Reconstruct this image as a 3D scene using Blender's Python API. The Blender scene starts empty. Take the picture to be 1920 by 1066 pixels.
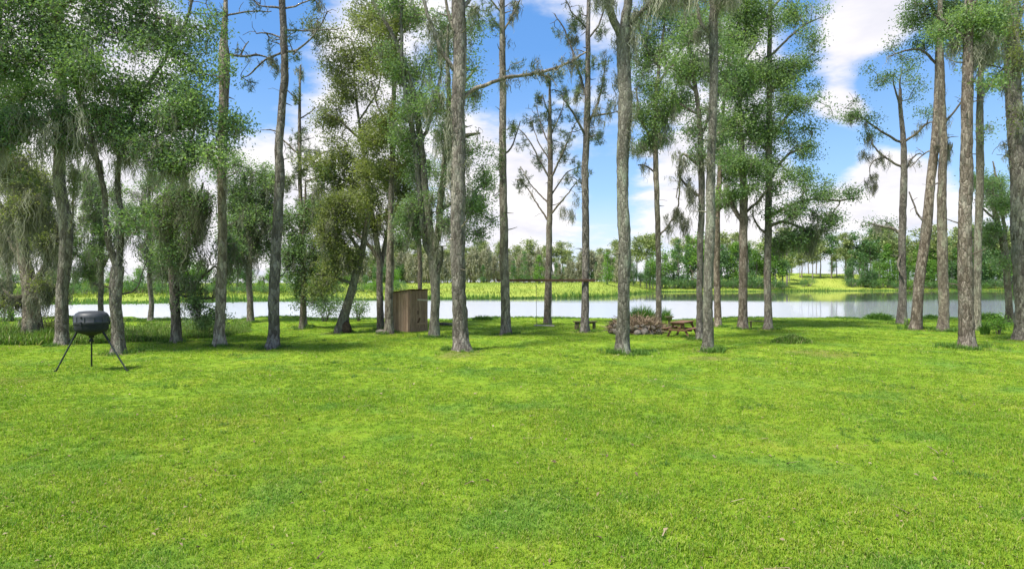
import bpy, bmesh, math
import numpy as np
from mathutils import Vector, Matrix

rng = np.random.default_rng(7)
SC = bpy.context.scene
COL = SC.collection
R = math.radians

# ------------------------------------------------------------------ camera
EYE, FPX, HX, HY = 2.5, 1170.0, 960.0, 530.0
cam_d = bpy.data.cameras.new('camera')
cam = bpy.data.objects.new('camera', cam_d)
COL.objects.link(cam)
cam.location = (0, 0, EYE)
cam.rotation_euler = (R(90), 0, 0)
cam_d.sensor_width = 36.0
cam_d.lens = 36.0 * FPX / 1920.0
cam_d.shift_y = -3.0 / 1920.0
cam_d.clip_start = 0.1
cam_d.clip_end = 9000
SC.camera = cam

# ------------------------------------------------------------------ sun, sky, exposure
SUN = Vector((-0.42, -0.36, 1.0)).normalized()
sun_el = math.asin(SUN.z)
sun_rot = math.atan2(SUN.x, SUN.y)
ld = bpy.data.lights.new('sun', 'SUN')
ld.energy = 2.5
ld.angle = R(10)
ld.color = (1.0, 0.95, 0.86)
lo = bpy.data.objects.new('sun', ld)
COL.objects.link(lo)
lo.rotation_euler = SUN.to_track_quat('Z', 'Y').to_euler()
lo.location = (-20, -20, 60)

SC.view_settings.view_transform = 'Standard'
SC.view_settings.look = 'None'
SC.view_settings.gamma = 1
SC.view_settings.exposure = 1.66
SC.view_settings.use_curve_mapping = False
SC.render.engine = 'CYCLES'
SC.cycles.use_denoising = True
SC.cycles.max_bounces = 6
SC.cycles.diffuse_bounces = 4
SC.cycles.transmission_bounces = 4
SC.cycles.transparent_max_bounces = 4
SC.cycles.sample_clamp_indirect = 6


class NT:
    """little helper to write node trees"""
    def __init__(s, tree):
        s.t = tree
        s.t.nodes.clear()

    def n(s, typ, ins=None, **kw):
        nd = s.t.nodes.new(typ)
        for k, v in kw.items():
            setattr(nd, k, v)
        if ins:
            for k, v in ins.items():
                sock = nd.inputs[k]
                if isinstance(v, bpy.types.NodeSocket):
                    s.t.links.new(v, sock)
                else:
                    sock.default_value = v
        return nd

    def ramp(s, fac, stops, interp='LINEAR'):
        nd = s.t.nodes.new('ShaderNodeValToRGB')
        s.t.links.new(fac, nd.inputs[0])
        cr = nd.color_ramp
        cr.interpolation = interp
        while len(cr.elements) < len(stops):
            cr.elements.new(0.5)
        for e, (p, c) in zip(cr.elements, stops):
            e.position = p
            e.color = (*c, 1) if len(c) == 3 else c
        return nd.outputs[0]

    def math(s, op, a, b=0.0, c=0.0, clamp=False):
        nd = s.t.nodes.new('ShaderNodeMath')
        nd.operation = op
        nd.use_clamp = clamp
        for i, v in enumerate((a, b, c)):
            if isinstance(v, bpy.types.NodeSocket):
                s.t.links.new(v, nd.inputs[i])
            else:
                nd.inputs[i].default_value = v
        return nd.outputs[0]

    def vmath(s, op, a, b=None, out=0):
        nd = s.t.nodes.new('ShaderNodeVectorMath')
        nd.operation = op
        for i, v in enumerate((a, b)):
            if v is None:
                continue
            if isinstance(v, bpy.types.NodeSocket):
                s.t.links.new(v, nd.inputs[i])
            else:
                nd.inputs[i].default_value = v
        return nd.outputs[out]

    def mix(s, fac, a, b, blend='MIX'):
        nd = s.t.nodes.new('ShaderNodeMix')
        nd.data_type = 'RGBA'
        nd.blend_type = blend
        for i, v in ((0, fac), (6, a), (7, b)):
            if isinstance(v, bpy.types.NodeSocket):
                s.t.links.new(v, nd.inputs[i])
            else:
                nd.inputs[i].default_value = v if not isinstance(v, tuple) or len(v) == 4 else (*v, 1)
        return nd.outputs[2]

    def maprange(s, v, a, b, c=0.0, d=1.0, smooth=True):
        nd = s.t.nodes.new('ShaderNodeMapRange')
        nd.interpolation_type = 'SMOOTHSTEP' if smooth else 'LINEAR'
        s.t.links.new(v, nd.inputs[0])
        for i, x in enumerate((a, b, c, d)):
            nd.inputs[i + 1].default_value = x
        return nd.outputs[0]

    def noise(s, vec, scale, detail=4, rough=0.55, out='Fac', dist=0.0):
        nd = s.n('ShaderNodeTexNoise', {'Vector': vec, 'Scale': scale, 'Detail': detail, 'Roughness': rough, 'Distortion': dist})
        return nd.outputs[out]

    def link(s, a, b):
        s.t.links.new(a, b)


def pix_dir(px, py):
    v = Vector(((px - HX) / FPX, 1.0, -(py - HY) / FPX))
    return v.normalized()


# world: Nishita sky with a layer of fair-weather clouds
W = bpy.data.worlds.new('World')
SC.world = W
W.use_nodes = True
T = NT(W.node_tree)
sky = T.n('ShaderNodeTexSky', sky_type='NISHITA', sun_disc=False)
sky.sun_elevation = sun_el
sky.sun_rotation = sun_rot
sky.air_density = 1.0
sky.dust_density = 0.3
sky.ozone_density = 2.5
gen = T.n('ShaderNodeTexCoord').outputs['Generated']
sep = T.n('ShaderNodeSeparateXYZ', {0: gen})
zz = T.math('ADD', T.math('MAXIMUM', sep.outputs[2], 0.0), 0.22)
flat = T.n('ShaderNodeCombineXYZ', {0: T.math('DIVIDE', sep.outputs[0], zz), 1: T.math('DIVIDE', sep.outputs[1], zz), 2: T.math('MULTIPLY', sep.outputs[2], 3.0)}).outputs[0]
n1 = T.noise(flat, 1.1, 7, 0.58, dist=0.15)
n2 = T.noise(flat, 4.6, 7, 0.62)
cov = T.math('ADD', T.math('MULTIPLY', n1, 0.62), T.math('MULTIPLY', n2, 0.38))
# cumulus where the photograph shows them, and the blue gaps between them
for (px, py, rad, amt) in ((1620, 55, .075, .27), (1590, 200, .045, .25), (1670, 350, .07, .22), (1740, 320, .05, .15), (1000, 330, .12, .2), (930, 430, .11, .12),
                           (660, 130, .09, .22), (640, 350, .13, .2), (150, 260, .30, .26), (860, 300, .08, .18), (1330, 380, .12, .18), (1340, 180, .13, .14), (1100, 40, .07, .10),
                           (1500, 110, .04, -.1), (1570, 285, .05, -.3), (1660, 155, .03, -.2), (1720, 235, .06, -.3), (1730, 120, .05, -.2), (1480, 260, .06, -.12), (1850, 250, .09, -.25), (1640, 150, .04, -.2), (980, 110, .09, -.22),
                           (500, 90, .13, -.3), (420, 200, .08, -.16), (1130, 360, .08, -.16), (1510, 30, .05, -.18), (1800, 200, .05, -.15)):
    d = T.vmath('DISTANCE', gen, tuple(pix_dir(px, py)), out=1)
    w = T.maprange(d, 0.0, rad * 1.35, amt, 0.0)
    cov = T.math('ADD', cov, w)
cov = T.math('ADD', cov, T.maprange(sep.outputs[2], 0.02, 0.30, 0.075, 0.02))
mask = T.maprange(cov, 0.47, 0.68)
# cloud body: brighter tops, lavender-grey thick parts
body = T.noise(flat, 2.3, 5, 0.6)
ccol = T.ramp(body, [(0.3, (1.75, 1.76, 1.98)), (0.52, (2.25, 2.2, 2.28)), (0.7, (2.5, 2.44, 2.44))])
# blue of the clear sky, deepened as the photograph's processing does, pale towards the horizon
hs = T.n('ShaderNodeHueSaturation', {'Saturation': 1.18, 'Value': 1.0, 'Color': sky.outputs[0]}).outputs[0]
blue = T.mix(0.85, hs, T.ramp(T.math('MAXIMUM', sep.outputs[2], 0.0), [(0.0, (1.3, 1.55, 1.95)), (0.14, (.66, 1.10, 1.85)), (0.35, (0.26, .68, 1.55)), (1.0, (0.15, .45, 1.3))]))
hz = T.maprange(sep.outputs[2], 0.0, 0.15, 0.75, 0.0)
blue = T.mix(hz, blue, (1.75, 1.92, 2.2))
col = T.mix(mask, blue, ccol)
bg = T.n('ShaderNodeBackground', {'Color': col, 'Strength': 0.15})
out = T.n('ShaderNodeOutputWorld', {0: bg.outputs[0]})


# ------------------------------------------------------------------ materials
def new_mat(name):
    m = bpy.data.materials.new(name)
    m.use_nodes = True
    return m, NT(m.node_tree)


def finish(t, shader, disp=None):
    t.n('ShaderNodeOutputMaterial', {'Surface': shader})


def leaf_mat(name, stops, trans=0.35, spec=0.25, rough=0.5, tcol=(1.15, 1.25, 0.55)):
    m, t = new_mat(name)
    at = t.n('ShaderNodeAttribute', attribute_name='tint')
    oi = t.n('ShaderNodeObjectInfo').outputs['Random']
    f = t.math('ADD', at.outputs['Fac'], t.math('MULTIPLY', t.math('SUBTRACT', oi, 0.5), 0.25), clamp=True)
    c = t.ramp(f, stops)
    p = t.n('ShaderNodeBsdfPrincipled', {'Base Color': c, 'Roughness': rough, 'Specular IOR Level': spec})
    tc = t.mix(1.0, c, (*tcol, 1), 'MULTIPLY')
    tr = t.n('ShaderNodeBsdfTranslucent', {'Color': tc})
    mx = t.n('ShaderNodeMixShader', {0: trans, 1: p.outputs[0], 2: tr.outputs[0]})
    finish(t, mx.outputs[0])
    return m


OAK = leaf_mat('oak_leaves', [(0.0, (.085, .14, .070)), (0.45, (.180, .275, .125)), (0.8, (.26, .37, .145)), (1.0, (.34, .44, .16))], trans=.45)
OAKY = leaf_mat('olive_leaves', [(0.0, (.10, .125, .050)), (0.5, (.22, .258, .092)), (1.0, (.34, .365, .14))], trans=.45)
NEEDLE = leaf_mat('pine_needles', [(0.0, (.055, .085, .040)), (0.5, (.115, .160, .066)), (1.0, (.20, .25, .10))], trans=0.2)
MOSS = leaf_mat('spanish_moss', [(0.0, (.09, .092, .064)), (0.5, (.265, .27, .195)), (1.0, (.47, .47, .36))], trans=0.3, spec=0.05, rough=0.9, tcol=(1.1, 1.1, .9))
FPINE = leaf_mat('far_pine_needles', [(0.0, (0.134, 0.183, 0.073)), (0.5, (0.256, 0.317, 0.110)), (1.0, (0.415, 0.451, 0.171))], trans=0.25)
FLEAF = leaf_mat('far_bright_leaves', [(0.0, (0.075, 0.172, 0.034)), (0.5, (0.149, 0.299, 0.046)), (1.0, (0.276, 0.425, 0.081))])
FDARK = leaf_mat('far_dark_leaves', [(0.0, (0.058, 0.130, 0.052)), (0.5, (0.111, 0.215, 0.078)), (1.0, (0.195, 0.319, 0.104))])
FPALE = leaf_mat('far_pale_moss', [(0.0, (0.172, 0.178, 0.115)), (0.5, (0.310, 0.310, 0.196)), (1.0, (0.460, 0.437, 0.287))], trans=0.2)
FIELD = leaf_mat('field_weeds', [(0.0, (0.143, 0.220, 0.040)), (0.5, (0.294, 0.350, 0.060)), (1.0, (0.420, 0.460, 0.110))], trans=0.3)
REED = leaf_mat('reed_blades', [(0.0, (.05, .11, .02)), (0.5, (.09, .20, .03)), (1.0, (.17, .28, .05))], trans=0.3)
WEED = leaf_mat('weed_blades', [(0.0, (0.087, 0.109, 0.029)), (0.35, (0.116, 0.232, 0.036)), (0.7, (0.189, 0.348, 0.043)), (1.0, (0.319, 0.319, 0.131))], trans=0.3)
TWIGS = leaf_mat('dry_brush', [(0.0, (.075, .052, .034)), (0.5, (.19, .135, .085)), (1.0, (.33, .26, .17))], trans=0.0, spec=0.1)


def bark_mat(name, dark, mid, light, lichen, plate=7.0, lich=0.35, zs=0.35):
    m, t = new_mat(name)
    co = t.n('ShaderNodeTexCoord').outputs['Object']
    mp = t.n('ShaderNodeMapping', {'Vector': co, 'Scale': (1, 1, zs)}).outputs[0]
    wob = t.n('ShaderNodeTexNoise', {'Vector': mp, 'Scale': 9.0, 'Detail': 3})
    mp2 = t.vmath('ADD', mp, t.vmath('SCALE', t.vmath('SUBTRACT', wob.outputs['Color'], (.5, .5, .5))))
    for nd in m.node_tree.nodes:
        if nd.type == 'VECT_MATH' and nd.operation == 'SCALE':
            nd.inputs['Scale'].default_value = 0.14
    vo = t.n('ShaderNodeTexVoronoi', {'Vector': mp2, 'Scale': plate * 1.6}, feature='DISTANCE_TO_EDGE').outputs['Distance']
    vc = t.n('ShaderNodeTexVoronoi', {'Vector': mp2, 'Scale': plate * 1.6}).outputs['Color']
    n1 = t.noise(mp, 3.0, 5, 0.6)
    n2 = t.noise(mp, 26.0, 5, 0.65)
    f = t.math('ADD', t.math('MULTIPLY', n2, 0.5), t.math('MULTIPLY', t.n('ShaderNodeSeparateColor', {0: vc}).outputs[0], 0.45))
    c = t.ramp(f, [(0.2, dark), (0.5, mid), (0.8, light)])
    crev = t.maprange(vo, 0.0, 0.10)
    c = t.mix(crev, t.mix(0.55, c, dark), c)
    lm = t.maprange(n1, 0.50, 0.68, 0.0, lich)
    c = t.mix(lm, c, lichen)
    oi = t.n('ShaderNodeObjectInfo').outputs['Random']
    blot = t.noise(t.vmath('ADD', mp, t.n('ShaderNodeCombineXYZ', {0: t.math('MULTIPLY', oi, 31.0)}).outputs[0]), 0.9, 4, 0.6)
    val = t.math('ADD', t.maprange(blot, .3, .7, .70, 1.22), t.math('MULTIPLY', t.math('SUBTRACT', oi, .5), .28))
    c = t.n('ShaderNodeHueSaturation', {'Hue': 0.5, 'Saturation': t.math('ADD', .75, t.math('MULTIPLY', oi, .55)), 'Value': val, 'Color': c}).outputs[0]
    h = t.math('ADD', t.math('MULTIPLY', t.maprange(vo, 0.0, 0.18), 0.7), t.math('MULTIPLY', n2, 0.5))
    b = t.n('ShaderNodeBump', {'Height': h, 'Strength': 0.9, 'Distance': 0.035})
    p = t.n('ShaderNodeBsdfPrincipled', {'Base Color': c, 'Roughness': 0.92, 'Specular IOR Level': 0.15, 'Normal': b.outputs[0]})
    finish(t, p.outputs[0])
    return m


BPINE = bark_mat('pine_bark', (0.092, 0.076, 0.061), (0.243, 0.212, 0.171), (0.379, 0.340, 0.279), (0.368, 0.367, 0.290), 7.0, 0.45)
BRED = bark_mat('red_pine_bark', (0.076, 0.061, 0.048), (0.205, 0.176, 0.145), (0.317, 0.280, 0.236), (0.308, 0.309, 0.259), 7.0, 0.3)
BOAK = bark_mat('oak_bark', (0.090, 0.074, 0.060), (0.210, 0.182, 0.146), (0.336, 0.300, 0.240), (0.324, 0.348, 0.252), 10.0, 0.5)
BMOSS = bark_mat('lichened_bark', (0.104, 0.093, 0.073), (0.224, 0.208, 0.164), (0.342, 0.322, 0.260), (0.312, 0.338, 0.244), 10.0, 0.8)
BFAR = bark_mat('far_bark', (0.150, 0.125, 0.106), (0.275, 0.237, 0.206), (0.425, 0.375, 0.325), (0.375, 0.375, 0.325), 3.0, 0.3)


def lawn_nodes(t):
    pos = t.n('ShaderNodeNewGeometry').outputs['Position']
    p2 = t.n('ShaderNodeMapping', {'Vector': pos, 'Scale': (1, 1, 0)}).outputs[0]
    a = t.noise(p2, 0.33, 4, 0.6)
    b = t.noise(p2, 1.3, 4, 0.6)
    c = t.noise(p2, 7.0, 3, 0.6)
    f = t.math('ADD', t.math('ADD', t.math('MULTIPLY', a, 0.42), t.math('MULTIPLY', b, 0.38)), t.math('MULTIPLY', c, 0.20))
    return pos, p2, f, b, c


def blade_mat(name):
    m, t = new_mat(name)
    pos, p2, f, b, c = lawn_nodes(t)
    at = t.n('ShaderNodeAttribute', attribute_name='tint').outputs['Fac']
    f2 = t.math('ADD', f, t.math('MULTIPLY', t.math('SUBTRACT', at, 0.5), 0.36))
    col = t.ramp(f2, [(0.30, (0.121, 0.242, 0.021)), (0.43, (0.185, 0.318, 0.021)), (0.54, (0.243, 0.370, 0.026)), (0.66, (0.310, 0.385, 0.038)), (0.80, (0.378, 0.380, 0.098))])
    col = t.mix(t.maprange(at, .88, .95, 0.0, .7), col, (.42, .36, .17, 1))      # dry straw-coloured blades
    col = t.mix(t.maprange(at, .06, .12, .55, 0.0), col, (.06, .14, .025, 1))
    # bluish-green weed patches in the turf
    w = t.maprange(t.noise(t.vmath('ADD', p2, (13.0, 5.0, 0)), 0.55, 3, 0.6), 0.50, 0.72, 0.0, 0.5)
    col = t.mix(w, col, (.125, .275, .055, 1))
    pr = t.n('ShaderNodeBsdfPrincipled', {'Base Color': col, 'Roughness': 0.55, 'Specular IOR Level': 0.2})
    tr = t.n('ShaderNodeBsdfTranslucent', {'Color': t.mix(1.0, col, (1.2, 1.25, .6, 1), 'MULTIPLY')})
    mx = t.n('ShaderNodeMixShader', {0: 0.35, 1: pr.outputs[0], 2: tr.outputs[0]})
    finish(t, mx.outputs[0])
    return m


BLADE = blade_mat('turf_blades')


def lawn_mat():
    m, t = new_mat('lawn_turf')
    pos, p2, f, b, c = lawn_nodes(t)
    fine = t.noise(p2, 38.0, 4, 0.7)
    f2 = t.math('ADD', f, t.math('MULTIPLY', t.math('SUBTRACT', fine, 0.5), 0.35))
    col = t.ramp(f2, [(0.28, (0.116, 0.223, 0.021)), (0.43, (0.180, 0.304, 0.021)), (0.54, (0.239, 0.356, 0.026)), (0.66, (0.301, 0.370, 0.038)), (0.82, (0.360, 0.342, 0.098))])
    w = t.maprange(t.noise(t.vmath('ADD', p2, (13.0, 5.0, 0)), 0.55, 3, 0.6), 0.50, 0.72, 0.0, 0.5)
    col = t.mix(w, col, (.12, .26, .05, 1))
    # thin, worn spots where the sandy soil shows
    wx = t.maprange(t.noise(t.vmath('ADD', p2, (40.0, 9.0, 0)), 0.8, 5, 0.65), 0.66, 0.76, 0.0, 0.5)
    col = t.mix(wx, col, (.21, .17, .085, 1))
    for (px, py, rx, ry) in ((1540, 662, 1.7, .55), (20, 712, 1.1, .35), (1330, 672, .9, .3), (860, 665, .9, .45)):
        D = EYE * FPX / (py - HY)
        cx, cy = (px - HX) / FPX * D, D
        d = t.vmath('LENGTH', t.n('ShaderNodeMapping', {'Vector': t.vmath('SUBTRACT', p2, (cx, cy, 0)), 'Scale': (1 / rx, 1 / ry / 2.5, 0)}).outputs[0], out=1)
        dd = t.math('ADD', d, t.math('MULTIPLY', t.math('SUBTRACT', c, 0.5), 1.2))
        col = t.mix(t.maprange(dd, 0.4, 1.1, 0.6, 0.0), col, (.20, .15, .075, 1))
    wa = t.n('ShaderNodeAttribute', attribute_name='worn').outputs['Fac']
    wm = t.maprange(t.math('ADD', wa, t.math('MULTIPLY', t.math('SUBTRACT', c, 0.5), 0.9)), 0.35, 0.8, 0.0, 0.75)
    col = t.mix(wm, col, (.135, .115, .05, 1))
    sepp = t.n('ShaderNodeSeparateXYZ', {0: pos}).outputs
    bed = t.maprange(sepp[2], -0.75, -0.35, 1.0, 0.0)
    col = t.mix(bed, col, (.06, .055, .03, 1))
    h = t.math('ADD', t.math('MULTIPLY', fine, 0.5), t.math('MULTIPLY', c, 0.8))
    bp = t.n('ShaderNodeBump', {'Height': h, 'Strength': 1.0, 'Distance': 0.09})
    pr = t.n('ShaderNodeBsdfPrincipled', {'Base Color': col, 'Roughness': 0.9, 'Specular IOR Level': 0.1, 'Normal': bp.outputs[0]})
    finish(t, pr.outputs[0])
    return m


def field_mat():
    m, t = new_mat('field_grass')
    pos = t.n('ShaderNodeNewGeometry').outputs['Position']
    a = t.noise(pos, 0.05, 4, 0.6)
    b = t.noise(pos, 0.7, 5, 0.7)
    f = t.math('ADD', t.math('MULTIPLY', a, 0.6), t.math('MULTIPLY', b, 0.4))
    col = t.ramp(f, [(0.3, (.14, .23, .04)), (0.48, (.24, .32, .05)), (0.62, (.34, .38, .07)), (0.8, (.41, .41, .14))])
    sz = t.n('ShaderNodeSeparateXYZ', {0: pos}).outputs[2]
    col = t.mix(t.maprange(sz, -0.55, -0.1, 1.0, 0.0), col, (.10, .105, .03, 1))
    bp = t.n('ShaderNodeBump', {'Height': b, 'Strength': 1.0, 'Distance': 0.6})
    pr = t.n('ShaderNodeBsdfPrincipled', {'Base Color': col, 'Roughness': 0.95, 'Specular IOR Level': 0.05, 'Normal': bp.outputs[0]})
    finish(t, pr.outputs[0])
    return m


def water_mat():
    m, t = new_mat('lake_water')
    pos = t.n('ShaderNodeNewGeometry').outputs['Position']
    sp = t.n('ShaderNodeSeparateXYZ', {0: pos}).outputs
    mp = t.n('ShaderNodeMapping', {'Vector': pos, 'Scale': (0.8, 1.6, 1)}).outputs[0]
    n1 = t.noise(mp, 1.5, 4, 0.6)
    n2 = t.noise(mp, 0.25, 3, 0.5)
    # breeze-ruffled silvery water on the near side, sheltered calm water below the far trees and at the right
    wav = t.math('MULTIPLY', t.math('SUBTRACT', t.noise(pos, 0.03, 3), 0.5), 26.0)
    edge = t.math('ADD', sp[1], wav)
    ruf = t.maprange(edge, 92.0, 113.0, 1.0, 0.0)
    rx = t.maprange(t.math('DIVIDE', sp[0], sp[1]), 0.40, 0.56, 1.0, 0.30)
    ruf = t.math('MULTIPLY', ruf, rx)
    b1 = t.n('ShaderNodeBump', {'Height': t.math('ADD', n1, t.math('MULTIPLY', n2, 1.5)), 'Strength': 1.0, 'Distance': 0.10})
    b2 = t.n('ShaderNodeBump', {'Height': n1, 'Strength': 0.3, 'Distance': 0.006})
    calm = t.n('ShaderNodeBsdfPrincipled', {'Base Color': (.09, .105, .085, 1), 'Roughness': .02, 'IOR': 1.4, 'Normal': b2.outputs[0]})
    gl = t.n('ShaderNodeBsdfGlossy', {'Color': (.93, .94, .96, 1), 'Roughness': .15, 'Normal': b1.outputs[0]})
    sky_sheen = t.n('ShaderNodeBsdfDiffuse', {'Color': (.62, .62, .64, 1)})  # pale diffuse colour standing in for bright sky reflected off the ripples
    rough = t.n('ShaderNodeMixShader', {0: .62, 1: sky_sheen.outputs[0], 2: gl.outputs[0]})
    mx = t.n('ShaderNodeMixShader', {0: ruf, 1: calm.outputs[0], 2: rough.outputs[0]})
    finish(t, mx.outputs[0])
    return m


def wood_mat(name, dark, mid, light, rough=0.85, scale=1.0):
    m, t = new_mat(name)
    co = t.n('ShaderNodeTexCoord').outputs['Object']
    oi = t.n('ShaderNodeObjectInfo').outputs['Random']
    off = t.n('ShaderNodeCombineXYZ', {0: t.math('MULTIPLY', oi, 37.0), 1: t.math('MULTIPLY', oi, 11.0), 2: t.math('MULTIPLY', oi, 5.0)}).outputs[0]
    v = t.vmath('ADD', co, off)
    mp = t.n('ShaderNodeMapping', {'Vector': v, 'Scale': (14 * scale, 14 * scale, 1.2 * scale)}).outputs[0]
    a = t.noise(mp, 1.6, 5, 0.65, dist=0.6)
    b = t.noise(v, 2.2 * scale, 3, 0.6)
    f = t.math('ADD', t.math('ADD', t.math('MULTIPLY', a, 0.55), t.math('MULTIPLY', b, 0.3)), t.math('MULTIPLY', oi, 0.2))
    c = t.ramp(f, [(0.28, dark), (0.5, mid), (0.75, light)])
    bp = t.n('ShaderNodeBump', {'Height': a, 'Strength': 0.6, 'Distance': 0.01})
    pr = t.n('ShaderNodeBsdfPrincipled', {'Base Color': c, 'Roughness': rough, 'Specular IOR Level': 0.2, 'Normal': bp.outputs[0]})
    finish(t, pr.outputs[0])
    return m


SHEDW = wood_mat('weathered_shed_board', (.15, .095, .066), (.29, .195, .14), (.42, .305, .225))
PALEW = wood_mat('pale_new_board', (.27, .22, .17), (.40, .34, .27), (.52, .46, .38))
REDW = wood_mat('red_stained_wood', (.085, .045, .030), (.155, .082, .053), (.24, .15, .10))
OLDW = wood_mat('old_green_wood', (.06, .05, .03), (.13, .115, .06), (.21, .19, .10))
DARKW = wood_mat('dark_beam_wood', (.045, .028, .018), (.09, .055, .036), (.15, .10, .065))


def simple_mat(name, c1, c2, rough, metal=0.0, scale=8.0, bump=0.2, spec=0.4):
    m, t = new_mat(name)
    co = t.n('ShaderNodeTexCoord').outputs['Object']
    a = t.noise(co, scale, 5, 0.6)
    c = t.ramp(a, [(0.35, c1), (0.68, c2)])
    bp = t.n('ShaderNodeBump', {'Height': a, 'Strength': bump, 'Distance': 0.01})
    r = t.math('ADD', t.math('MULTIPLY', a, 0.25), rough - 0.12)
    pr = t.n('ShaderNodeBsdfPrincipled', {'Base Color': c, 'Roughness': r, 'Metallic': metal, 'Specular IOR Level': spec, 'Normal': bp.outputs[0]})
    finish(t, pr.outputs[0])
    return m


POLY = simple_mat('dark_grey_plastic', (.034, .037, .041), (.056, .060, .066), 0.5, 0, 5.0, 0.15)
POLYB = simple_mat('black_plastic', (.016, .018, .021), (.030, .033, .037), 0.75, 0, 6.0, 0.15, 0.2)
LEGM = simple_mat('dark_green_metal', (.020, .028, .024), (.040, .052, .044), 0.55, 0.2, 9.0, 0.1)
STONE = simple_mat('fire_ring_stone', (.09, .08, .068), (.235, .21, .18), 0.9, 0, 4.0, 0.8, 0.2)
ROPE = simple_mat('rope', (.14, .12, .09), (.24, .21, .16), 0.9, 0, 30, 0.3, 0.1)
HINGE = simple_mat('rusty_metal', (.06, .035, .025), (.14, .08, .05), 0.7, 0.5, 20, 0.3)
DIRTM = simple_mat('dark_soil', (.05, .035, .022), (.11, .08, .05), 0.95, 0, 6, 0.8, 0.1)
HOLLOW = simple_mat('rotten_heartwood', (.022, .018, .014), (.065, .050, .037), 0.95, 0, 9, 0.8, 0.1)


# ------------------------------------------------------------------ object helpers
def link(name, me, mat=None, parent=None, loc=None):
    o = bpy.data.objects.new(name, me)
    COL.objects.link(o)
    if me is not None and mat is not None:
        if isinstance(mat, (list, tuple)):
            for x in mat:
                me.materials.append(x)
        else:
            me.materials.append(mat)
    if parent is not None:
        o.parent = parent
    if loc is not None:
        o.location = loc
    return o


def tag(o, label=None, cat=None, group=None, kind=None):
    if label:
        o['label'] = label
    if cat:
        o['category'] = cat
    if group:
        o['group'] = group
    if kind:
        o['kind'] = kind
    return o


def thing(name, label, cat, loc=(0, 0, 0), rz=0.0, group=None):
    o = bpy.data.objects.new(name, None)
    COL.objects.link(o)
    o.location = loc
    o.rotation_euler = (0, 0, rz)
    o.empty_display_size = 0.2
    return tag(o, label, cat, group)


def copy_tree(o, parent=None):
    c = o.copy()
    COL.objects.link(c)
    c.parent = parent
    for ch in list(o.children):
        copy_tree(ch, c)
    return c


def np_mesh(name, V, faces, tint=None, smooth=False):
    """faces: list of (m,k) int arrays"""
    V = np.asarray(V, np.float32)
    me = bpy.data.meshes.new(name)
    me.vertices.add(len(V))
    me.vertices.foreach_set('co', V.ravel())
    faces = [np.asarray(f, np.int32) for f in faces if len(f)]
    nl = sum(f.size for f in faces)
    npoly = sum(len(f) for f in faces)
    me.loops.add(nl)
    me.polygons.add(npoly)
    me.loops.foreach_set('vertex_index', np.concatenate([f.ravel() for f in faces]))
    tot = np.concatenate([np.full(len(f), f.shape[1], np.int32) for f in faces])
    st = np.concatenate([[0], np.cumsum(tot)[:-1]]).astype(np.int32)
    me.polygons.foreach_set('loop_start', st)
    me.polygons.foreach_set('loop_total', tot)
    if smooth:
        me.polygons.foreach_set('use_smooth', np.ones(npoly, bool))
    me.update(calc_edges=True)
    if tint is not None:
        a = me.attributes.new('tint', 'FLOAT', 'FACE')
        a.data.foreach_set('value', np.asarray(tint, np.float32))
    return me


class Geo:
    """collects vertices and faces"""
    def __init__(s):
        s.V, s.F, s.T, s.n = [], {3: [], 4: []}, {3: [], 4: []}, 0

    def add(s, V, F, tint=None):
        F = np.asarray(F)
        s.V.append(np.asarray(V, np.float32))
        s.F[F.shape[1]].append(F + s.n)
        s.T[F.shape[1]].append(np.full(len(F), 0.5) if tint is None else np.asarray(tint))
        s.n += len(V)

    def build(s, name, mat, parent=None, loc=None, smooth=False):
        if not s.n:
            return None
        fs = [np.concatenate(s.F[k]) for k in (3, 4) if s.F[k]]
        ts = np.concatenate([np.concatenate(s.T[k]) for k in (3, 4) if s.F[k]])
        me = np_mesh(name, np.concatenate(s.V), fs, ts, smooth)
        return link(name, me, mat, parent, loc)


def unit(v):
    return v / np.maximum(np.linalg.norm(v, axis=-1, keepdims=True), 1e-9)


def leaves(g, C, size, rg, tint, aspect=0.55, up=0.5, fold=0.15, tri=False):
    """one rhombic leaf (or small spray of leaves) per centre"""
    n = len(C)
    if n == 0:
        return
    nr = unit(rg.normal(size=(n, 3)) + np.array([0, 0, up]))
    a = unit(np.cross(nr, rg.normal(size=(n, 3))))
    b = np.cross(nr, a)
    L = (size * rg.uniform(0.6, 1.35, n))[:, None]
    Wd = L * aspect
    mid = C + a * L * 0.05
    if tri:
        V = np.stack([C - a * L * 0.5 - b * Wd * .25, C - a * L * .2 + b * Wd * 0.6, C + a * L * 0.6], 1).reshape(-1, 3)
        g.add(V, np.arange(3 * n).reshape(n, 3), tint)
        return
    V = np.stack([C - a * L * 0.5, mid + b * Wd * 0.5 + nr * L * fold, C + a * L * 0.5, mid - b * Wd * 0.5 + nr * L * fold], 1).reshape(-1, 3)
    F = np.arange(4 * n).reshape(n, 4)
    g.add(V, F, tint)


def needles(g, C, dirs, length, width, per, rg, tint):
    """tufts of long needles bursting from twig tips"""
    n = len(C)
    if n == 0:
        return
    d = unit(np.repeat(dirs, per, 0) * 0.75 + rg.normal(size=(n * per, 3)) * 0.75)
    c = np.repeat(C, per, 0) + rg.normal(size=(n * per, 3)) * length * 0.22
    L = (length * rg.uniform(0.6, 1.2, n * per))[:, None]
    s = unit(np.cross(d, rg.normal(size=(n * per, 3)))) * width * 0.5
    V = np.stack([c - s, c + s, c + d * L], 1).reshape(-1, 3)
    g.add(V, np.arange(3 * n * per).reshape(-1, 3), np.repeat(tint, per) + rg.normal(size=n * per) * 0.08)


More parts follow.
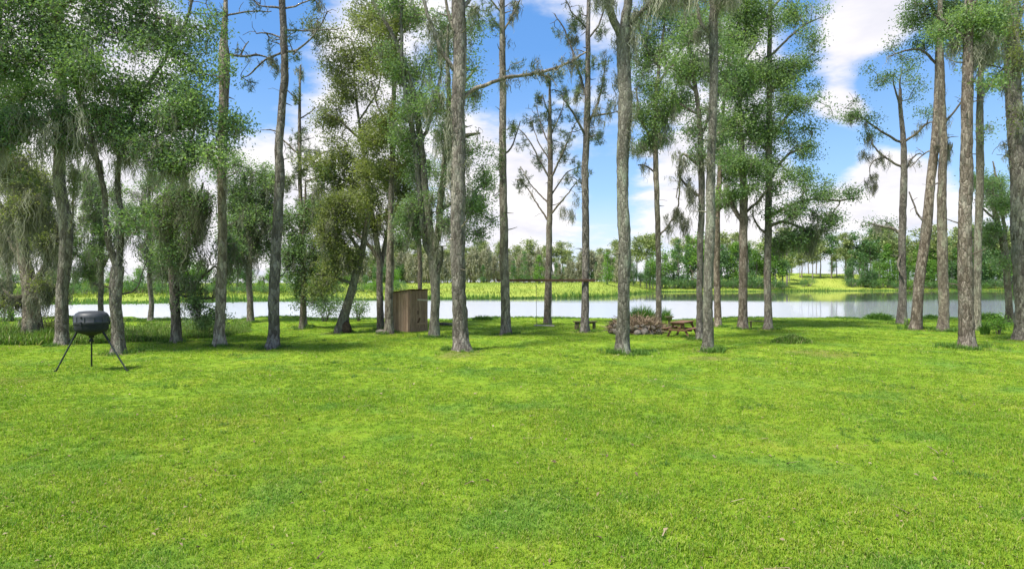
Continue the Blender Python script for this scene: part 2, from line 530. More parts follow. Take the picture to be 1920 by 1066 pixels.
def ribbons(g, P, length, width, rg, tint, seg=5):
    """hanging strands of moss from the points P"""
    n = len(P)
    if n == 0:
        return
    ang = rg.uniform(0, np.pi, n)
    side = np.stack([np.cos(ang), np.sin(ang), np.zeros(n)], 1)
    prof = np.interp(np.linspace(0, 1, seg + 1), [0, .25, .7, 1], [.55, 1, .7, .08])
    sway = rg.normal(size=(n, 3)) * np.array([1, 1, 0]) * 0.10
    wob = rg.normal(size=(n, seg + 1, 3)) * np.array([1, 1, 0.2]) * 0.048
    V = np.zeros((n, seg + 1, 2, 3))
    for k in range(seg + 1):
        f = k / seg
        c = P + sway * (f * f) * length[:, None] + np.stack([np.zeros(n), np.zeros(n), -f * length], 1) + wob[:, k] * (0.4 + length[:, None])
        w = (width * prof[k])[:, None]
        V[:, k, 0] = c - side * w * .5
        V[:, k, 1] = c + side * w * .5
    V = V.reshape(-1, 3)
    base = (np.arange(n) * 2 * (seg + 1))[:, None]
    F = np.concatenate([base + np.array([2 * k, 2 * k + 1, 2 * k + 3, 2 * k + 2]) for k in range(seg)], 0)
    g.add(V, F, np.tile(tint, seg))


def catmull(P, step):
    P = np.asarray(P, float)
    if len(P) == 2:
        n = max(2, int(np.linalg.norm(P[1, :3] - P[0, :3]) / step) + 1)
        t = np.linspace(0, 1, n)[:, None]
        return P[0] * (1 - t) + P[1] * t
    Q = np.vstack([2 * P[0] - P[1], P, 2 * P[-1] - P[-2]])
    out = []
    for i in range(1, len(Q) - 2):
        p0, p1, p2, p3 = Q[i - 1], Q[i], Q[i + 1], Q[i + 2]
        n = max(1, int(np.linalg.norm(p2[:3] - p1[:3]) / step))
        t = np.linspace(0, 1, n, endpoint=False)[:, None]
        out.append(0.5 * (2 * p1 + (p2 - p0) * t + (2 * p0 - 5 * p1 + 4 * p2 - p3) * t ** 2 + (-p0 + 3 * p1 - 3 * p2 + p3) * t ** 3))
    out.append(P[-1:])
    return np.concatenate(out)


def tube(P, rad, segs, rg, rough=0.0, flare=0.0, cap=True):
    """swept tube; returns V, F (quads)"""
    P = np.asarray(P, float)
    n = len(P)
    d = np.gradient(P, axis=0)
    d = unit(d)
    ref = np.array([0.0, 1.0, 0.0]) if abs(d[0][1]) < 0.9 else np.array([1.0, 0, 0])
    u = unit(np.cross(d, ref))
    v = np.cross(d, u)
    th = np.linspace(0, 2 * np.pi, segs, endpoint=False)
    rr = np.repeat(np.asarray(rad, float)[:, None], segs, 1)
    if flare > 0:
        z = np.linalg.norm(P - P[0], axis=1)[:, None]
        lob = 1 + 0.6 * np.cos(th * rg.integers(3, 6) + rg.uniform(0, 6)) + 0.3 * np.cos(th * 2 + rg.uniform(0, 6))
        rr = rr * (1 + flare * np.exp(-z / 0.22) * lob[None, :])
    if rough > 0:
        s = np.cumsum(np.r_[0, np.linalg.norm(np.diff(P, axis=0), axis=1)])[:, None]
        dis = np.zeros((n, segs))
        for k in range(5):
            f = rg.uniform(0.6, 5.0)
            dis += np.sin(th[None, :] * rg.integers(1, 6) + s * f + rg.uniform(0, 6)) * 0.35
        dis += rg.normal(size=(n, segs)) * 0.55
        rr = rr * (1 + rough * dis)
    V = P[:, None, :] + rr[:, :, None] * (np.cos(th)[None, :, None] * u[:, None, :] + np.sin(th)[None, :, None] * v[:, None, :])
    V = V.reshape(-1, 3)
    i = np.arange(n - 1)[:, None] * segs
    j = np.arange(segs)[None, :]
    j2 = (j + 1) % segs
    F = np.stack([i + j, i + j2, i + segs + j2, i + segs + j], -1).reshape(-1, 4)
    return V, F


def box_mesh(sx, sy, sz, bev=0.006, jitter=0.0, rg=rng):
    bm = bmesh.new()
    bmesh.ops.create_cube(bm, size=1.0)
    bmesh.ops.scale(bm, vec=(sx, sy, sz), verts=bm.verts)
    if bev:
        bmesh.ops.bevel(bm, geom=bm.edges[:], offset=min(bev, 0.35 * min(sx, sy, sz)), segments=1, affect='EDGES')
    if jitter:
        for v in bm.verts:
            v.co += Vector(rg.normal(size=3) * jitter)
    me = bpy.data.meshes.new('box')
    bm.to_mesh(me)
    bm.free()
    return me


def board(name, parent, size, loc, mat, rot=(0, 0, 0), bev=0.006, jitter=0.0):
    o = link(name, box_mesh(*size, bev, jitter), mat, parent, loc)
    o.data.name = name
    o.rotation_euler = rot
    return o


def rod(name, parent, a, b, r, mat, sides=10, r2=None):
    a, b = np.array(a, float), np.array(b, float)
    n = 3
    P = np.array([a + (b - a) * t for t in np.linspace(0, 1, n)])
    V, F = tube(P, np.linspace(r, r2 or r, n), sides, rng)
    g = Geo()
    g.add(V, F)
    for k, c in ((0, a), (n - 1, b)):
        idx = np.arange(sides) + k * sides
        vv = np.vstack([V[idx], c])
        fan = np.array([[i, (i + 1) % sides, sides] for i in range(sides)])
        g.add(vv, fan if k else fan[:, ::-1])
    return g.build(name, mat, parent, smooth=True)


def lathe(name, parent, prof, mat, sides=40, loc=None):
    th = np.linspace(0, 2 * np.pi, sides, endpoint=False)
    V = np.array([[r * math.cos(t), r * math.sin(t), z] for (r, z) in prof for t in th])
    F = []
    for k in range(len(prof) - 1):
        for i in range(sides):
            j = (i + 1) % sides
            F.append([k * sides + i, k * sides + j, (k + 1) * sides + j, (k + 1) * sides + i])
    me = np_mesh(name, V, [np.array(F)], None, True)
    return link(name, me, mat, parent, loc)


def W2(px, py, D):
    return np.array([(px - HX) / FPX * D, D, EYE - (py - HY) / FPX * D])


def dist(by):
    return EYE * FPX / (by - HY)


# ------------------------------------------------------------------ terrain
SHORE_PX = np.array([-1500, 0, 300, 700, 1000, 1130, 1180, 1230, 1480, 1640, 1920, 3500])
SHORE_D = np.array([80, 88, 93, 108, 122, 132, 165, 205, 228, 238, 240, 240])
RISE_PX = np.array([-1500, 0, 600, 1150, 1250, 1440, 1600, 1700, 3500])
RISE_H = np.array([0.9, 0.9, 1.7, 2.5, 2.7, 6.5, 6.5, 3.0, 3.0])
LAKE_Z = -0.5


def sstep(x):
    x = np.clip(x, 0, 1)
    return x * x * (3 - 2 * x)


def hgt(X, Y):
    X = np.asarray(X, float)
    Y = np.asarray(Y, float)
    Ys = np.maximum(Y, 1.0)
    pxc = X / Ys * FPX + HX
    near = 0.025 * np.sin(X * 0.9 + 1.3) * np.sin(Y * 0.7) + 0.02 * np.sin(X * 2.3 + Y * 1.7)
    near = near * np.clip((Y - 3) / 6, 0, 1)
    near = near + .09 * (np.sin(X * .37 + 1) + .7 * np.sin(X * .83 + 2)) * np.exp(-((Y - 43.0) / 1.6) ** 2)
    edge = 43.6 + 0.35 * np.sin(X * 0.4) + 0.3 * np.sin(X * 1.3 + 2) + np.where(pxc < 260, 1.5, 0)
    dip = -1.3 * sstep((Y - edge) / 11.0)
    sh = np.interp(pxc, SHORE_PX, SHORE_D) + 1.5 * np.sin(X * 0.13) + 0.8 * np.sin(X * 0.41)
    ri = np.interp(pxc, RISE_PX, RISE_H)
    far = sstep((Y - (sh - 7)) / 14.0) * 1.6 + sstep((Y - sh) / 65.0) * ri
    far = far + 0.15 * np.sin(X * 0.11) * np.sin(Y * 0.09) * sstep((Y - sh) / 20)
    return near * (Y < 60) + dip + far


def grid_sheet(name, xs_fn, ys, nx, mat):
    V, F = [], []
    for y in ys:
        x = xs_fn(y)
        V.append(np.stack([np.linspace(-x, x, nx), np.full(nx, y)], 1))
    V = np.concatenate(V)
    Z = hgt(V[:, 0], V[:, 1])
    V = np.column_stack([V, Z])
    i = np.arange(len(ys) - 1)[:, None] * nx
    j = np.arange(nx - 1)[None, :]
    F = np.stack([i + j, i + j + 1, i + nx + j + 1, i + nx + j], -1).reshape(-1, 4)
    me = np_mesh(name, V, [F], None, True)
    return tag(link(name, me, mat), kind='structure')


wide = lambda y: 30 + max(y, 0) * 1.7
ys_near = np.concatenate([np.linspace(-40, 3, 20), np.linspace(3.3, 42, 150), np.linspace(42.2, 60, 60)])
ground = grid_sheet('lawn', wide, ys_near, 220, lawn_mat())
ys_far = np.concatenate([np.linspace(60, 320, 190), np.geomspace(325, 6000, 40)])
bank = grid_sheet('far_field', wide, ys_far, 320, field_mat())

V = np.array([[-480, 44.0, LAKE_Z], [480, 44.0, LAKE_Z], [480, 300, LAKE_Z], [-480, 300, LAKE_Z]])
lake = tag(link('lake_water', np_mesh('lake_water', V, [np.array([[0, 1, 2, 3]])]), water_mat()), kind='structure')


# ------------------------------------------------------------------ grass by geometry nodes
def blade_tuft(name, n, h, w, spread, rg, lean=0.6, mat=None):
    """a small tuft of bent grass blades (kept out of the scene: only its copies are drawn by the nodes)"""
    g = Geo()
    for k in range(n):
        a, rad = rg.uniform(0, 6.283), spread * math.sqrt(rg.uniform())
        b0 = np.array([math.cos(a) * rad, math.sin(a) * rad, -0.01])
        da = rg.uniform(0, 6.283)
        d = np.array([math.cos(da), math.sin(da), 0]) * lean * rg.uniform(0.15, 1.0)
        hh = h * rg.uniform(0.5, 1.15)
        s = np.array([-math.sin(da + rg.normal() * 0.5), math.cos(da), 0]) * w * 0.5
        m = b0 + d * hh * 0.35 + np.array([0, 0, hh * 0.62])
        tip = b0 + d * hh * 1.0 + np.array([0, 0, hh * (1.0 - 0.25 * np.linalg.norm(d))])
        V = np.array([b0 - s, b0 + s, m + s * 0.75, m - s * 0.75, tip])
        tv = rg.uniform()
        g.add(V[:4], np.array([[0, 1, 2, 3]]), [tv])
        g.add(V[[3, 2, 4]], np.array([[0, 1, 2]]), [tv])
    o = g.build(name, mat)
    COL.objects.unlink(o)
    return o


def scatter(name, P, scl, kinds, protos, rg, tilt=0.12, kind='stuff', parent=None, loc=None):
    n = len(P)
    me = bpy.data.meshes.new(name)
    me.vertices.add(n)
    me.vertices.foreach_set('co', np.asarray(P, np.float32).ravel())
    me.update()
    rot = np.column_stack([rg.normal(size=n) * tilt, rg.normal(size=n) * tilt, rg.uniform(0, 6.283, n)])
    a = me.attributes.new('rot', 'FLOAT_VECTOR', 'POINT')
    a.data.foreach_set('vector', rot.astype(np.float32).ravel())
    a = me.attributes.new('scl', 'FLOAT_VECTOR', 'POINT')
    a.data.foreach_set('vector', np.asarray(scl, np.float32).ravel())
    a = me.attributes.new('pick', 'INT', 'POINT')
    a.data.foreach_set('value', np.asarray(kinds, np.int32))
    o = link(name, me, None, parent, loc)
    ng = bpy.data.node_groups.new(name + '_nodes', 'GeometryNodeTree')
    ng.interface.new_socket('Geometry', in_out='INPUT', socket_type='NodeSocketGeometry')
    ng.interface.new_socket('Geometry', in_out='OUTPUT', socket_type='NodeSocketGeometry')
    t = NT(ng)
    gi = t.n('NodeGroupInput')
    go = t.n('NodeGroupOutput')
    jn = t.n('GeometryNodeJoinGeometry')
    for p in reversed(protos):
        oi = t.n('GeometryNodeObjectInfo')
        oi.inputs['Object'].default_value = p
        oi.inputs['As Instance'].default_value = True
        t.link(oi.outputs['Geometry'], jn.inputs[0])

    def named(nm, typ):
        nd = t.n('GeometryNodeInputNamedAttribute', data_type=typ)
        nd.inputs['Name'].default_value = nm
        return nd.outputs[0]
    iop = t.n('GeometryNodeInstanceOnPoints')
    t.link(gi.outputs[0], iop.inputs['Points'])
    t.link(jn.outputs[0], iop.inputs['Instance'])
    iop.inputs['Pick Instance'].default_value = True
    t.link(named('pick', 'INT'), iop.inputs['Instance Index'])
    t.link(named('rot', 'FLOAT_VECTOR'), iop.inputs['Rotation'])
    t.link(named('scl', 'FLOAT_VECTOR'), iop.inputs['Scale'])
    t.link(iop.outputs[0], go.inputs[0])
    md = o.modifiers.new('tufts', 'NODES')
    md.node_group = ng
    return tag(o, kind=kind)


rg = np.random.default_rng(11)
TUFTS = [blade_tuft('grass_tuft', 22, 0.050, 0.0075, 0.085, rg, 0.8, BLADE),
         blade_tuft('grass_tuft', 20, 0.040, 0.0085, 0.095, rg, 1.1, BLADE),
         blade_tuft('grass_tuft', 22, 0.066, 0.0065, 0.075, rg, 0.65, BLADE),
         blade_tuft('grass_tuft', 11, 0.042, 0.016, 0.080, rg, 1.3, BLADE)]
n = 330000
y = 4.2 + 38.8 * rg.uniform(size=n) ** 1.6
pdf = (1 / 1.6) * ((y - 4.2) / 38.8 + 1e-4) ** (1 / 1.6 - 1) / 38.8
half = 0.86 * y + 1.5
want = np.interp(y, [4.2, 9, 14, 22, 43], [430, 270, 130, 58, 22]) * 2 * half
keep = rg.uniform(size=n) < want / (n * pdf)
y = y[keep]
x = rg.uniform(-1, 1, len(y)) * half[keep]
patch = 0.5 + 0.25 * (np.sin(x * 0.9 + 0.7 * np.sin(y * .8)) + np.sin(y * 1.15 + 1.3 * np.sin(x * 0.6))) + rg.normal(size=len(y)) * 0.22
s = np.interp(y, [4, 9, 14, 22, 43], [1.0, 1.08, 1.3, 1.6, 2.1]) * (0.72 + 0.5 * np.clip(patch, 0, 1))
hfac = s * (0.8 + 0.45 * rg.uniform(size=len(y))) * np.interp(y, [4, 10, 20, 43], [1.0, .95, .66, .55])
hfac = np.where(rg.uniform(size=len(y)) < .025, hfac * 1.9, hfac)      # a few taller tufts the mower missed
pts = np.column_stack([x, y, hgt(x, y) - 0.004])
scs = np.column_stack([s, s, hfac])
pick = rg.choice(4, len(pts), p=[.36, .30, .22, .12])
scatter('lawn_grass', pts, scs, pick, TUFTS, rg)

TALL = [blade_tuft('tall_tuft', 22, 0.30, 0.016, 0.12, rg, 0.55, REED), blade_tuft('tall_tuft', 18, 0.22, 0.020, 0.13, rg, 0.8, REED)]
WEEDT = [blade_tuft('weed_tuft', 20, 0.32, 0.022, 0.16, rg, 0.7, WEED), blade_tuft('weed_tuft', 16, 0.22, 0.034, 0.16, rg, 1.0, WEED),
         blade_tuft('weed_tuft', 16, 0.5, 0.018, 0.12, rg, 0.45, WEED)]


# ------------------------------------------------------------------ trees of the grove
TRUNK_SPOTS = []


def OFF(px):
    return 1.0 / math.hypot(1.0, (px - HX) / FPX)


def snap(skel, px, py, D):
    """nearest skeleton sample in the sideways/up plane"""
    q = W2(px, py, D)
    d = np.hypot(skel[:, 0] - q[0], skel[:, 2] - q[2])
    return int(np.argmin(d))


EXTRA = {
    2: [(60, 20, 90, 70, 1.0, .5), (150, 120, 70, 50, .9, .5), (10, 60, 70, 70, 1.0, .45), (230, 140, 70, 50, .9, .5), (260, 20, 70, 60, .8, .52), (360, 90, 60, 50, .8, .5), (110, 70, 70, 60, .9, .5), (200, 230, 70, 40, 1.0, .42),
        (90, 150, 70, 60, 1.0, .46), (30, 170, 70, 50, 1.0, .45), (180, 170, 60, 50, .9, .5), (300, 60, 70, 60, .9, .5), (250, 250, 70, 40, 1.1, .45), (60, 240, 70, 40, 1.0, .42), (40, 270, 60, 35, .9, .42), (120, 270, 60, 30, .8, .4), (350, 180, 70, 45, 1.0, .55), (440, 250, 45, 45, 1.0, .55), (370, 310, 60, 35, 1.0, .5), (410, 60, 40, 40, .5, .5)],
    10: [(620, 60, 35, 50, .5, .4), (650, 110, 45, 60, .5, .45), (615, 200, 35, 45, .5, .45), (670, 170, 40, 60, .6, .45), (690, 120, 40, 50, .5, .45), (600, 300, 40, 40, .5, .6), (720, 270, 50, 40, .9, .6), (640, 280, 45, 35, .8, .62), (600, 350, 40, 35, .6, .6)],
    11: [(720, 90, 35, 50, .7, .5), (760, 150, 40, 60, .7, .5), (700, 260, 45, 40, .8, .6), (740, 330, 50, 35, .8, .55), (690, 40, 40, 45, .5, .5), (760, 30, 40, 50, .6, .5)],
    12: [(820, 340, 30, 50, .6, .45), (840, 280, 30, 50, .5, .42), (750, 230, 40, 60, .8, .5), (880, 120, 35, 50, .5, .42), (830, 20, 50, 40, .5, .42), (740, 140, 40, 60, .7, .45), (910, 430, 25, 30, .9, .42), (870, 440, 25, 30, .8, .42)],
    18: [(1200, 130, 35, 45, .6, .45), (1190, 200, 28, 40, .6, .42), (1300, 170, 35, 45, .8, .42), (1230, 40, 50, 45, .7, .5), (1285, 30, 45, 45, .7, .5)],
    20: [(1320, 120, 40, 50, .7, .45), (1270, 110, 40, 45, .7, .45), (1295, 20, 50, 40, .7, .45), (1345, 300, 25, 35, .6, .4)],
    22: [(1400, 40, 55, 45, .8, .55), (1360, 180, 45, 45, .8, .45), (1425, 240, 40, 40, .8, .45), (1400, 370, 35, 25, .6, .4), (1360, 30, 45, 45, .7, .5), (1430, 150, 40, 45, .7, .5)],
    23: [(1480, 160, 45, 40, .7, .5), (1440, 250, 40, 45, .8, .5), (1480, 240, 45, 35, .6, .45), (1475, 330, 45, 35, .6, .45), (1450, 130, 45, 45, .8, .55), (1500, 75, 40, 35, .5, .5), (1440, 390, 30, 30, .5, .4), (1530, 400, 40, 25, .8, .38), (1490, 455, 35, 30, .9, .34), (1572, 365, 32, 20, .8, .42), (1540, 355, 30, 22, .7, .42)],
    25: [(1750, 20, 50, 35, .8, .45), (1700, 50, 40, 30, .5, .4), (1735, 75, 35, 25, .6, .4)],
    27: [(1850, 20, 50, 40, 1.0, .48), (1800, 25, 45, 35, .9, .48), (1875, 80, 35, 40, .9, .5)],
    8: [(590, 400, 45, 50, .8, .42), (540, 420, 35, 50, .7, .4), (610, 330, 40, 40, .5, .6), (550, 500, 30, 40, .8, .36)],
    9: [(600, 450, 40, 50, .7, .42), (640, 390, 45, 40, .7, .5), (670, 430, 40, 40, .7, .42), (600, 540, 40, 30, .8, .4), (690, 340, 35, 40, .6, .55)],
    6: [(560, 80, 30, 25, .3, .35)],
    14: [(925, 60, 25, 40, .3, .35), (960, 130, 25, 40, .25, .35)],
    33: [(300, 480, 40, 40, .6, .42), (250, 420, 40, 40, .6, .45)],
    31: [(200, 380, 50, 50, .6, .42), (150, 440, 40, 50, .6, .45)],
    1: [(110, 60, 50, 50, .5, .5)],
    4: [(330, 420, 60, 50, .7, .42), (400, 380, 50, 40, .7, .45)],
    32: [(470, 430, 50, 50, .8, .36), (440, 440, 40, 60, .8, .36), (500, 340, 35, 45, .7, .4), (440, 350, 45, 40, .7, .42)],
    24: [(1600, 215, 22, 14, .8, .3), (1625, 225, 20, 14, .8, .3), (1650, 245, 16, 14, .6, .3), (1615, 190, 14, 10, .5, .3), (1655, 150, 22, 20, .5, .3), (1700, 130, 25, 20, .4, .35), (1740, 220, 18, 14, .6, .5), (1720, 180, 20, 18, .4, .35), (1680, 418, 30, 12, .4, .35)],
    15: [(1000, 300, 28, 30, .45, .35), (1060, 290, 28, 35, .45, .35), (1030, 280, 30, 40, .35, .4), (1015, 230, 22, 30, .5, .4), (1048, 220, 22, 30, .5, .4), (975, 340, 20, 20, .5, .3), (1085, 330, 22, 22, .5, .3)],
    30: [(1880, 60, 30, 45, .9, .6), (1890, 120, 25, 40, .8, .7)],
    29: [(1885, 340, 35, 35, .9, .5), (1850, 420, 25, 35, .8, .4), (1870, 480, 22, 25, .6, .36)],
    16: [(1075, 35, 40, 30, .4, .4), (1120, 100, 30, 40, .35, .4), (1080, 130, 30, 30, .4, .45), (1060, 240, 30, 25, .4, .4)],
    7: [(560, 280, 40, 40, .4), (590, 330, 40, 35, .5, .55), (560, 380, 35, 35, .5, .5)],
}


def grove_tree(label, base, trunk, limbs=(), blobs=(), moss=(), bark=BPINE, leaf=OAK, kind='oak', name='pine_tree', seed=0,
               flare=0.38, auto_moss=0.0, moss_len=0.9, stubs=0, lean_y=0.0, lsize=0.10, group='trees of the lakeside grove', limb_k=1.0):
    """trunk, limbs: [(px, py, width_px)]; blobs: (px, py, rx, ry, density[, tint]); all laid out at the tree's own distance, with depth of their own"""
    rg = np.random.default_rng(1000 + seed)
    D = dist(base)
    mpp = D / FPX
    B = np.array([(trunk[0][0] - HX) * mpp, D, 0.0])
    B[2] = float(hgt(B[0], B[1]))
    TRUNK_SPOTS.append((B[0], B[1], trunk[0][2] * mpp * 0.5, seed))
    root = thing(name, label, 'tree', tuple(B), group=group)
    # trunk
    pts = []
    yo = 0.0
    for i, (px, py, w) in enumerate(trunk):
        p = W2(px, py, D)
        if i == 0:
            p[2] = B[2] - 0.12
        else:
            yo += rg.normal() * 0.05 + lean_y * (pts[-1][2] - p[2]) * -1
        pts.append([p[0], p[1] + yo, p[2], w * mpp * 0.46 * OFF(px)])
    S = catmull(np.array(pts), 0.16 if D < 30 else 0.24)
    S[:, 3] = np.maximum(S[:, 3], 0.012)
    S[:, 0] += np.cumsum(rg.normal(size=len(S)) * 0.006)
    segs = 18 if D < 30 else 14
    V, F = tube(S[:, :3] - B, S[:, 3], segs, rg, 0.058, flare)
    g = Geo()
    g.add(V, F)
    g.build('trunk', bark, root, smooth=True)
    skel = [S[::2][S[::2, 2] > B[2] + 2.0]]
    # limbs
    for li, lb in enumerate(limbs):
        allsk = np.concatenate(skel)
        k = snap(allsk, lb[0][0], lb[0][1], D)
        y0 = allsk[k, 1]
        slope = rg.uniform(-0.55, 0.55)
        P = []
        x0, z0 = None, None
        for i, (px, py, w) in enumerate(lb):
            p = W2(px, py, D)
            if i == 0:
                p = allsk[k, :3].copy()
                x0, z0 = p[0], p[2]
            dep = y0 + slope * math.hypot(p[0] - x0, p[2] - z0) * 0.8
            P.append([p[0], dep, p[2], w * mpp * 0.5 * OFF(px) * (limb_k if i else 0.5 + 0.5 * limb_k)])
        L = catmull(np.array(P), 0.16)
        n = len(L)
        L[1:, :3] += np.cumsum(rg.normal(size=(n - 1, 3)) * 0.016, 0)
        L[:, 3] = np.maximum(L[:, 3], 0.008)
        V, F = tube(L[:, :3] - B, L[:, 3], 8, rg, 0.06, 0.0)
        g = Geo()
        g.add(V, F)
        g.build('limb', bark, root, smooth=True)
        skel.append(L[1::2])
    # short dead stubs left where lower boughs broke away
    tw = Geo()
    for s in range(stubs * 2 + 3):
        k = rg.integers(int(len(S) * 0.12), int(len(S) * 0.8))
        a = rg.uniform(0, 6.283)
        d = np.array([math.cos(a), math.sin(a) * .7, rg.uniform(-.1, .5)])
        ln = rg.uniform(0.15, 0.9)
        p0 = S[k, :3]
        P = np.array([p0, p0 + d * ln * .5 + rg.normal(size=3) * .03, p0 + d * ln + rg.normal(size=3) * .06])
        V, F = tube(P - B, [0.034, 0.024, 0.010], 5, rg)
        tw.add(V, F)
    SK = np.concatenate(skel)
    # twig tips inside each clump of the crown
    tips, tints, dens_l = [], [], []
    for bl in list(blobs) + EXTRA.get(seed, []):
        px, py, rx, ry, den = bl[:5]
        bt = bl[5] if len(bl) > 5 else 0.5
        k = snap(SK, px, py, D)
        c = W2(px, py, D)
        rxw, ryw = rx * mpp, ry * mpp
        rz = max(0.7, 0.75 * max(rxw, ryw)) if rxw < 4 else 0.65 * rxw
        c[1] = SK[k, 1] + rg.normal() * 0.35
        den = den * (.95 if seed == 2 else 1.0)
        n = max(3, int((11.5 if py > -20 else 2.6) * den * math.pi * rxw * ryw))
        u = unit(rg.normal(size=(n, 3))) * (rg.uniform(size=(n, 1)) ** 0.42)
        # clumpy: pull the tips towards a few sub-centres
        ns = max(2, n // 9)
        sub = unit(rg.normal(size=(ns, 3))) * (rg.uniform(size=(ns, 1)) ** 0.42)
        asg = rg.integers(0, ns, n)
        u = u * 0.52 + sub[asg] * 0.66
        P = c + u * np.array([rxw, rz, ryw])
        P[:, 2] = np.maximum(P[:, 2], 0.5)
        tips.append(P)
        tints.append(np.clip(bt + rg.normal(size=ns)[asg] * 0.10 + rg.normal(size=n) * 0.06 + 0.08 * u[:, 2], 0, 1))  # last term paints top light: leaves higher in each clump get lighter tint
        dens_l.append(np.full(n, den))
    twpos = []
    nb = 0
    if len(skel) > 1 and tips:
        bt_ = []
        for L in skel[1:]:
            kk = rg.integers(len(L) // 3, len(L), 7)
            bt_.append(L[kk, :3] + rg.normal(size=(7, 3)) * np.array([.32, .32, .26]) + np.array([0, 0, .12]))
        bt_ = np.concatenate(bt_)
        nb = len(bt_)
        tips.append(bt_)
        tints.append(np.full(nb, .4))
    if tips:
        P = np.concatenate(tips)
        tn = np.concatenate(tints)
        n = len(P)
        # greedy branching: each tip grows from the nearest wood already there
        d2 = np.full(n, 1e9)
        for c0 in range(0, len(SK), 64):
            dd = np.linalg.norm(P[:, None, :] - SK[None, c0:c0 + 64, :3], axis=2)
            d2 = np.minimum(d2, dd.min(1))
        order = np.argsort(d2)
        nodes = np.zeros((len(SK) + n * 2, 3))
        m = len(SK)
        nodes[:m] = SK[:, :3]
        par = np.full(len(nodes), -1)
        cnt = np.zeros(len(nodes), int)
        edges = []
        for i in order:
            p = P[i]
            q = nodes[:m] - p
            dd = np.einsum('ij,ij->i', q, q)
            dd = dd + 0.5 * np.maximum(q[:, 2], 0) ** 2      # rather grow upwards and out than down
            j = int(np.argmin(dd))
            mid = (nodes[j] + p) * 0.5 + rg.normal(size=3) * 0.07 * math.sqrt(dd[j]) + np.array([0, 0, 0.05 * math.sqrt(dd[j])])
            nodes[m] = mid
            par[m] = j
            nodes[m + 1] = p
            par[m + 1] = m
            edges.append((j, m, m + 1))
            m += 2
        for i in range(m - 1, len(SK) - 1, -1):
            cnt[i] += 1
            if par[i] >= 0:
                cnt[par[i]] += cnt[i]
        for (j, a, b) in edges:
            ra = min(0.06, 0.006 + 0.0042 * math.sqrt(cnt[a]))
            rb = min(0.055, 0.005 + 0.0038 * math.sqrt(cnt[b]))
            V, F = tube(nodes[[j, a, b]] - B, [ra * 1.15, ra, rb], 3 if ra < 0.012 else 5, rg)
            tw.add(V, F)
        dirs = np.zeros((n, 3))
        ords = {b: (a, j) for (j, a, b) in edges}
        tip_idx = {}
        for (j, a, b), i in zip(edges, order):
            dirs[i] = nodes[b] - nodes[a]
        dirs = unit(dirs + np.array([0, 0, 0.15]))
        if nb:
            P, dirs, tn, n = P[:-nb], dirs[:-nb], tn[:-nb], n - nb
        cg = Geo()
        sz = lsize * (.88 if D < 30 else 1.0)
        if kind == 'oak':
            per = 62
            C = np.repeat(P, per, 0) + rg.normal(size=(n * per, 3)) * np.array([0.27, 0.27, 0.19])
            tl = np.clip(np.repeat(tn, per) + rg.normal(size=n * per) * 0.14, 0, 1)
            leaves(cg, C - B, sz, rg, tl, 0.75, tri=True)
        else:
            tl = tn
            for off in (0.0, 0.22, 0.42):
                needles(cg, P - B - dirs * off + rg.normal(size=P.shape) * 0.05, dirs, 0.22, 0.026, 16, rg, tl)
        co = cg.build('crown', leaf, root)
        tag(co, kind='stuff')
        twpos = nodes[len(SK):m]
    if tw.n:
        tag(tw.build('twigs', bark, root, smooth=True), kind='stuff')
    # spanish moss
    mg = Geo()
    if auto_moss > 0 and len(twpos):
        sel = twpos[rg.uniform(size=len(twpos)) < auto_moss]
        if len(sel):
            per = 12
            cl = rg.uniform(0.3, 1.0, len(sel)) * moss_len
            C = np.repeat(sel, per, 0) + rg.normal(size=(len(sel) * per, 3)) * np.array([.07, .07, .05])
            ln = np.repeat(cl, per) * rg.uniform(0.25, 1.1, len(C))
            ct = np.repeat(np.clip(rg.normal(0.5, 0.13, len(sel)), 0, 1), per)
            ln = np.minimum(ln, np.maximum(C[:, 2] - 0.8, 0.1))
            ribbons(mg, C - B, ln, rg.uniform(0.014, 0.036, len(C)), rg, np.clip(ct + rg.normal(size=len(C)) * 0.12, 0, 1))
    for ms in moss:
        px, py, rx, ry, nclump, mlen = ms[:6]
        mt = ms[6] if len(ms) > 6 else 0.5
        k = snap(SK, px, py, D)
        c = W2(px, py, D)
        c[1] = SK[k, 1] + rg.normal() * 0.15
        nclump = int(nclump * 1.35)
        u = rg.uniform(-1, 1, size=(nclump, 3))
        Q = c + u * np.array([rx * mpp, min(rx * mpp, 1.2), ry * mpp])
        wood = np.concatenate([SK[:, :3], twpos]) if len(twpos) else SK[:, :3]
        inb = wood[(np.abs(wood[:, 0] - c[0]) < rx * mpp * 1.15) & (np.abs(wood[:, 2] - c[2]) < ry * mpp * 1.6 + .15)]
        if len(inb) > 4:
            hang = rg.uniform(size=nclump) < .8
            Q[hang] = inb[rg.integers(0, len(inb), hang.sum())] + rg.normal(size=(hang.sum(), 3)) * .04
        per = 26
        cl = rg.uniform(0.45, 1.0, nclump) * mlen
        C = np.repeat(Q, per, 0) + rg.normal(size=(nclump * per, 3)) * np.array([.075, .075, .10])
        ln = np.repeat(cl, per) * rg.uniform(0.15, 1.05, len(C)) * np.exp(-3.0 * rg.uniform(size=len(C)) ** 3)
        ln = np.minimum(ln, np.maximum(C[:, 2] - 0.6, 0.1))
        ct = np.repeat(np.clip(rg.normal(mt, 0.12, nclump), 0, 1), per)
        ribbons(mg, C - B, ln, rg.uniform(0.013, 0.038, len(C)), rg, np.clip(ct + rg.normal(size=len(C)) * 0.12, 0, 1))
    if mg.n:
        tag(mg.build('spanish_moss', MOSS, root), kind='stuff')
    return root


G = grove_tree
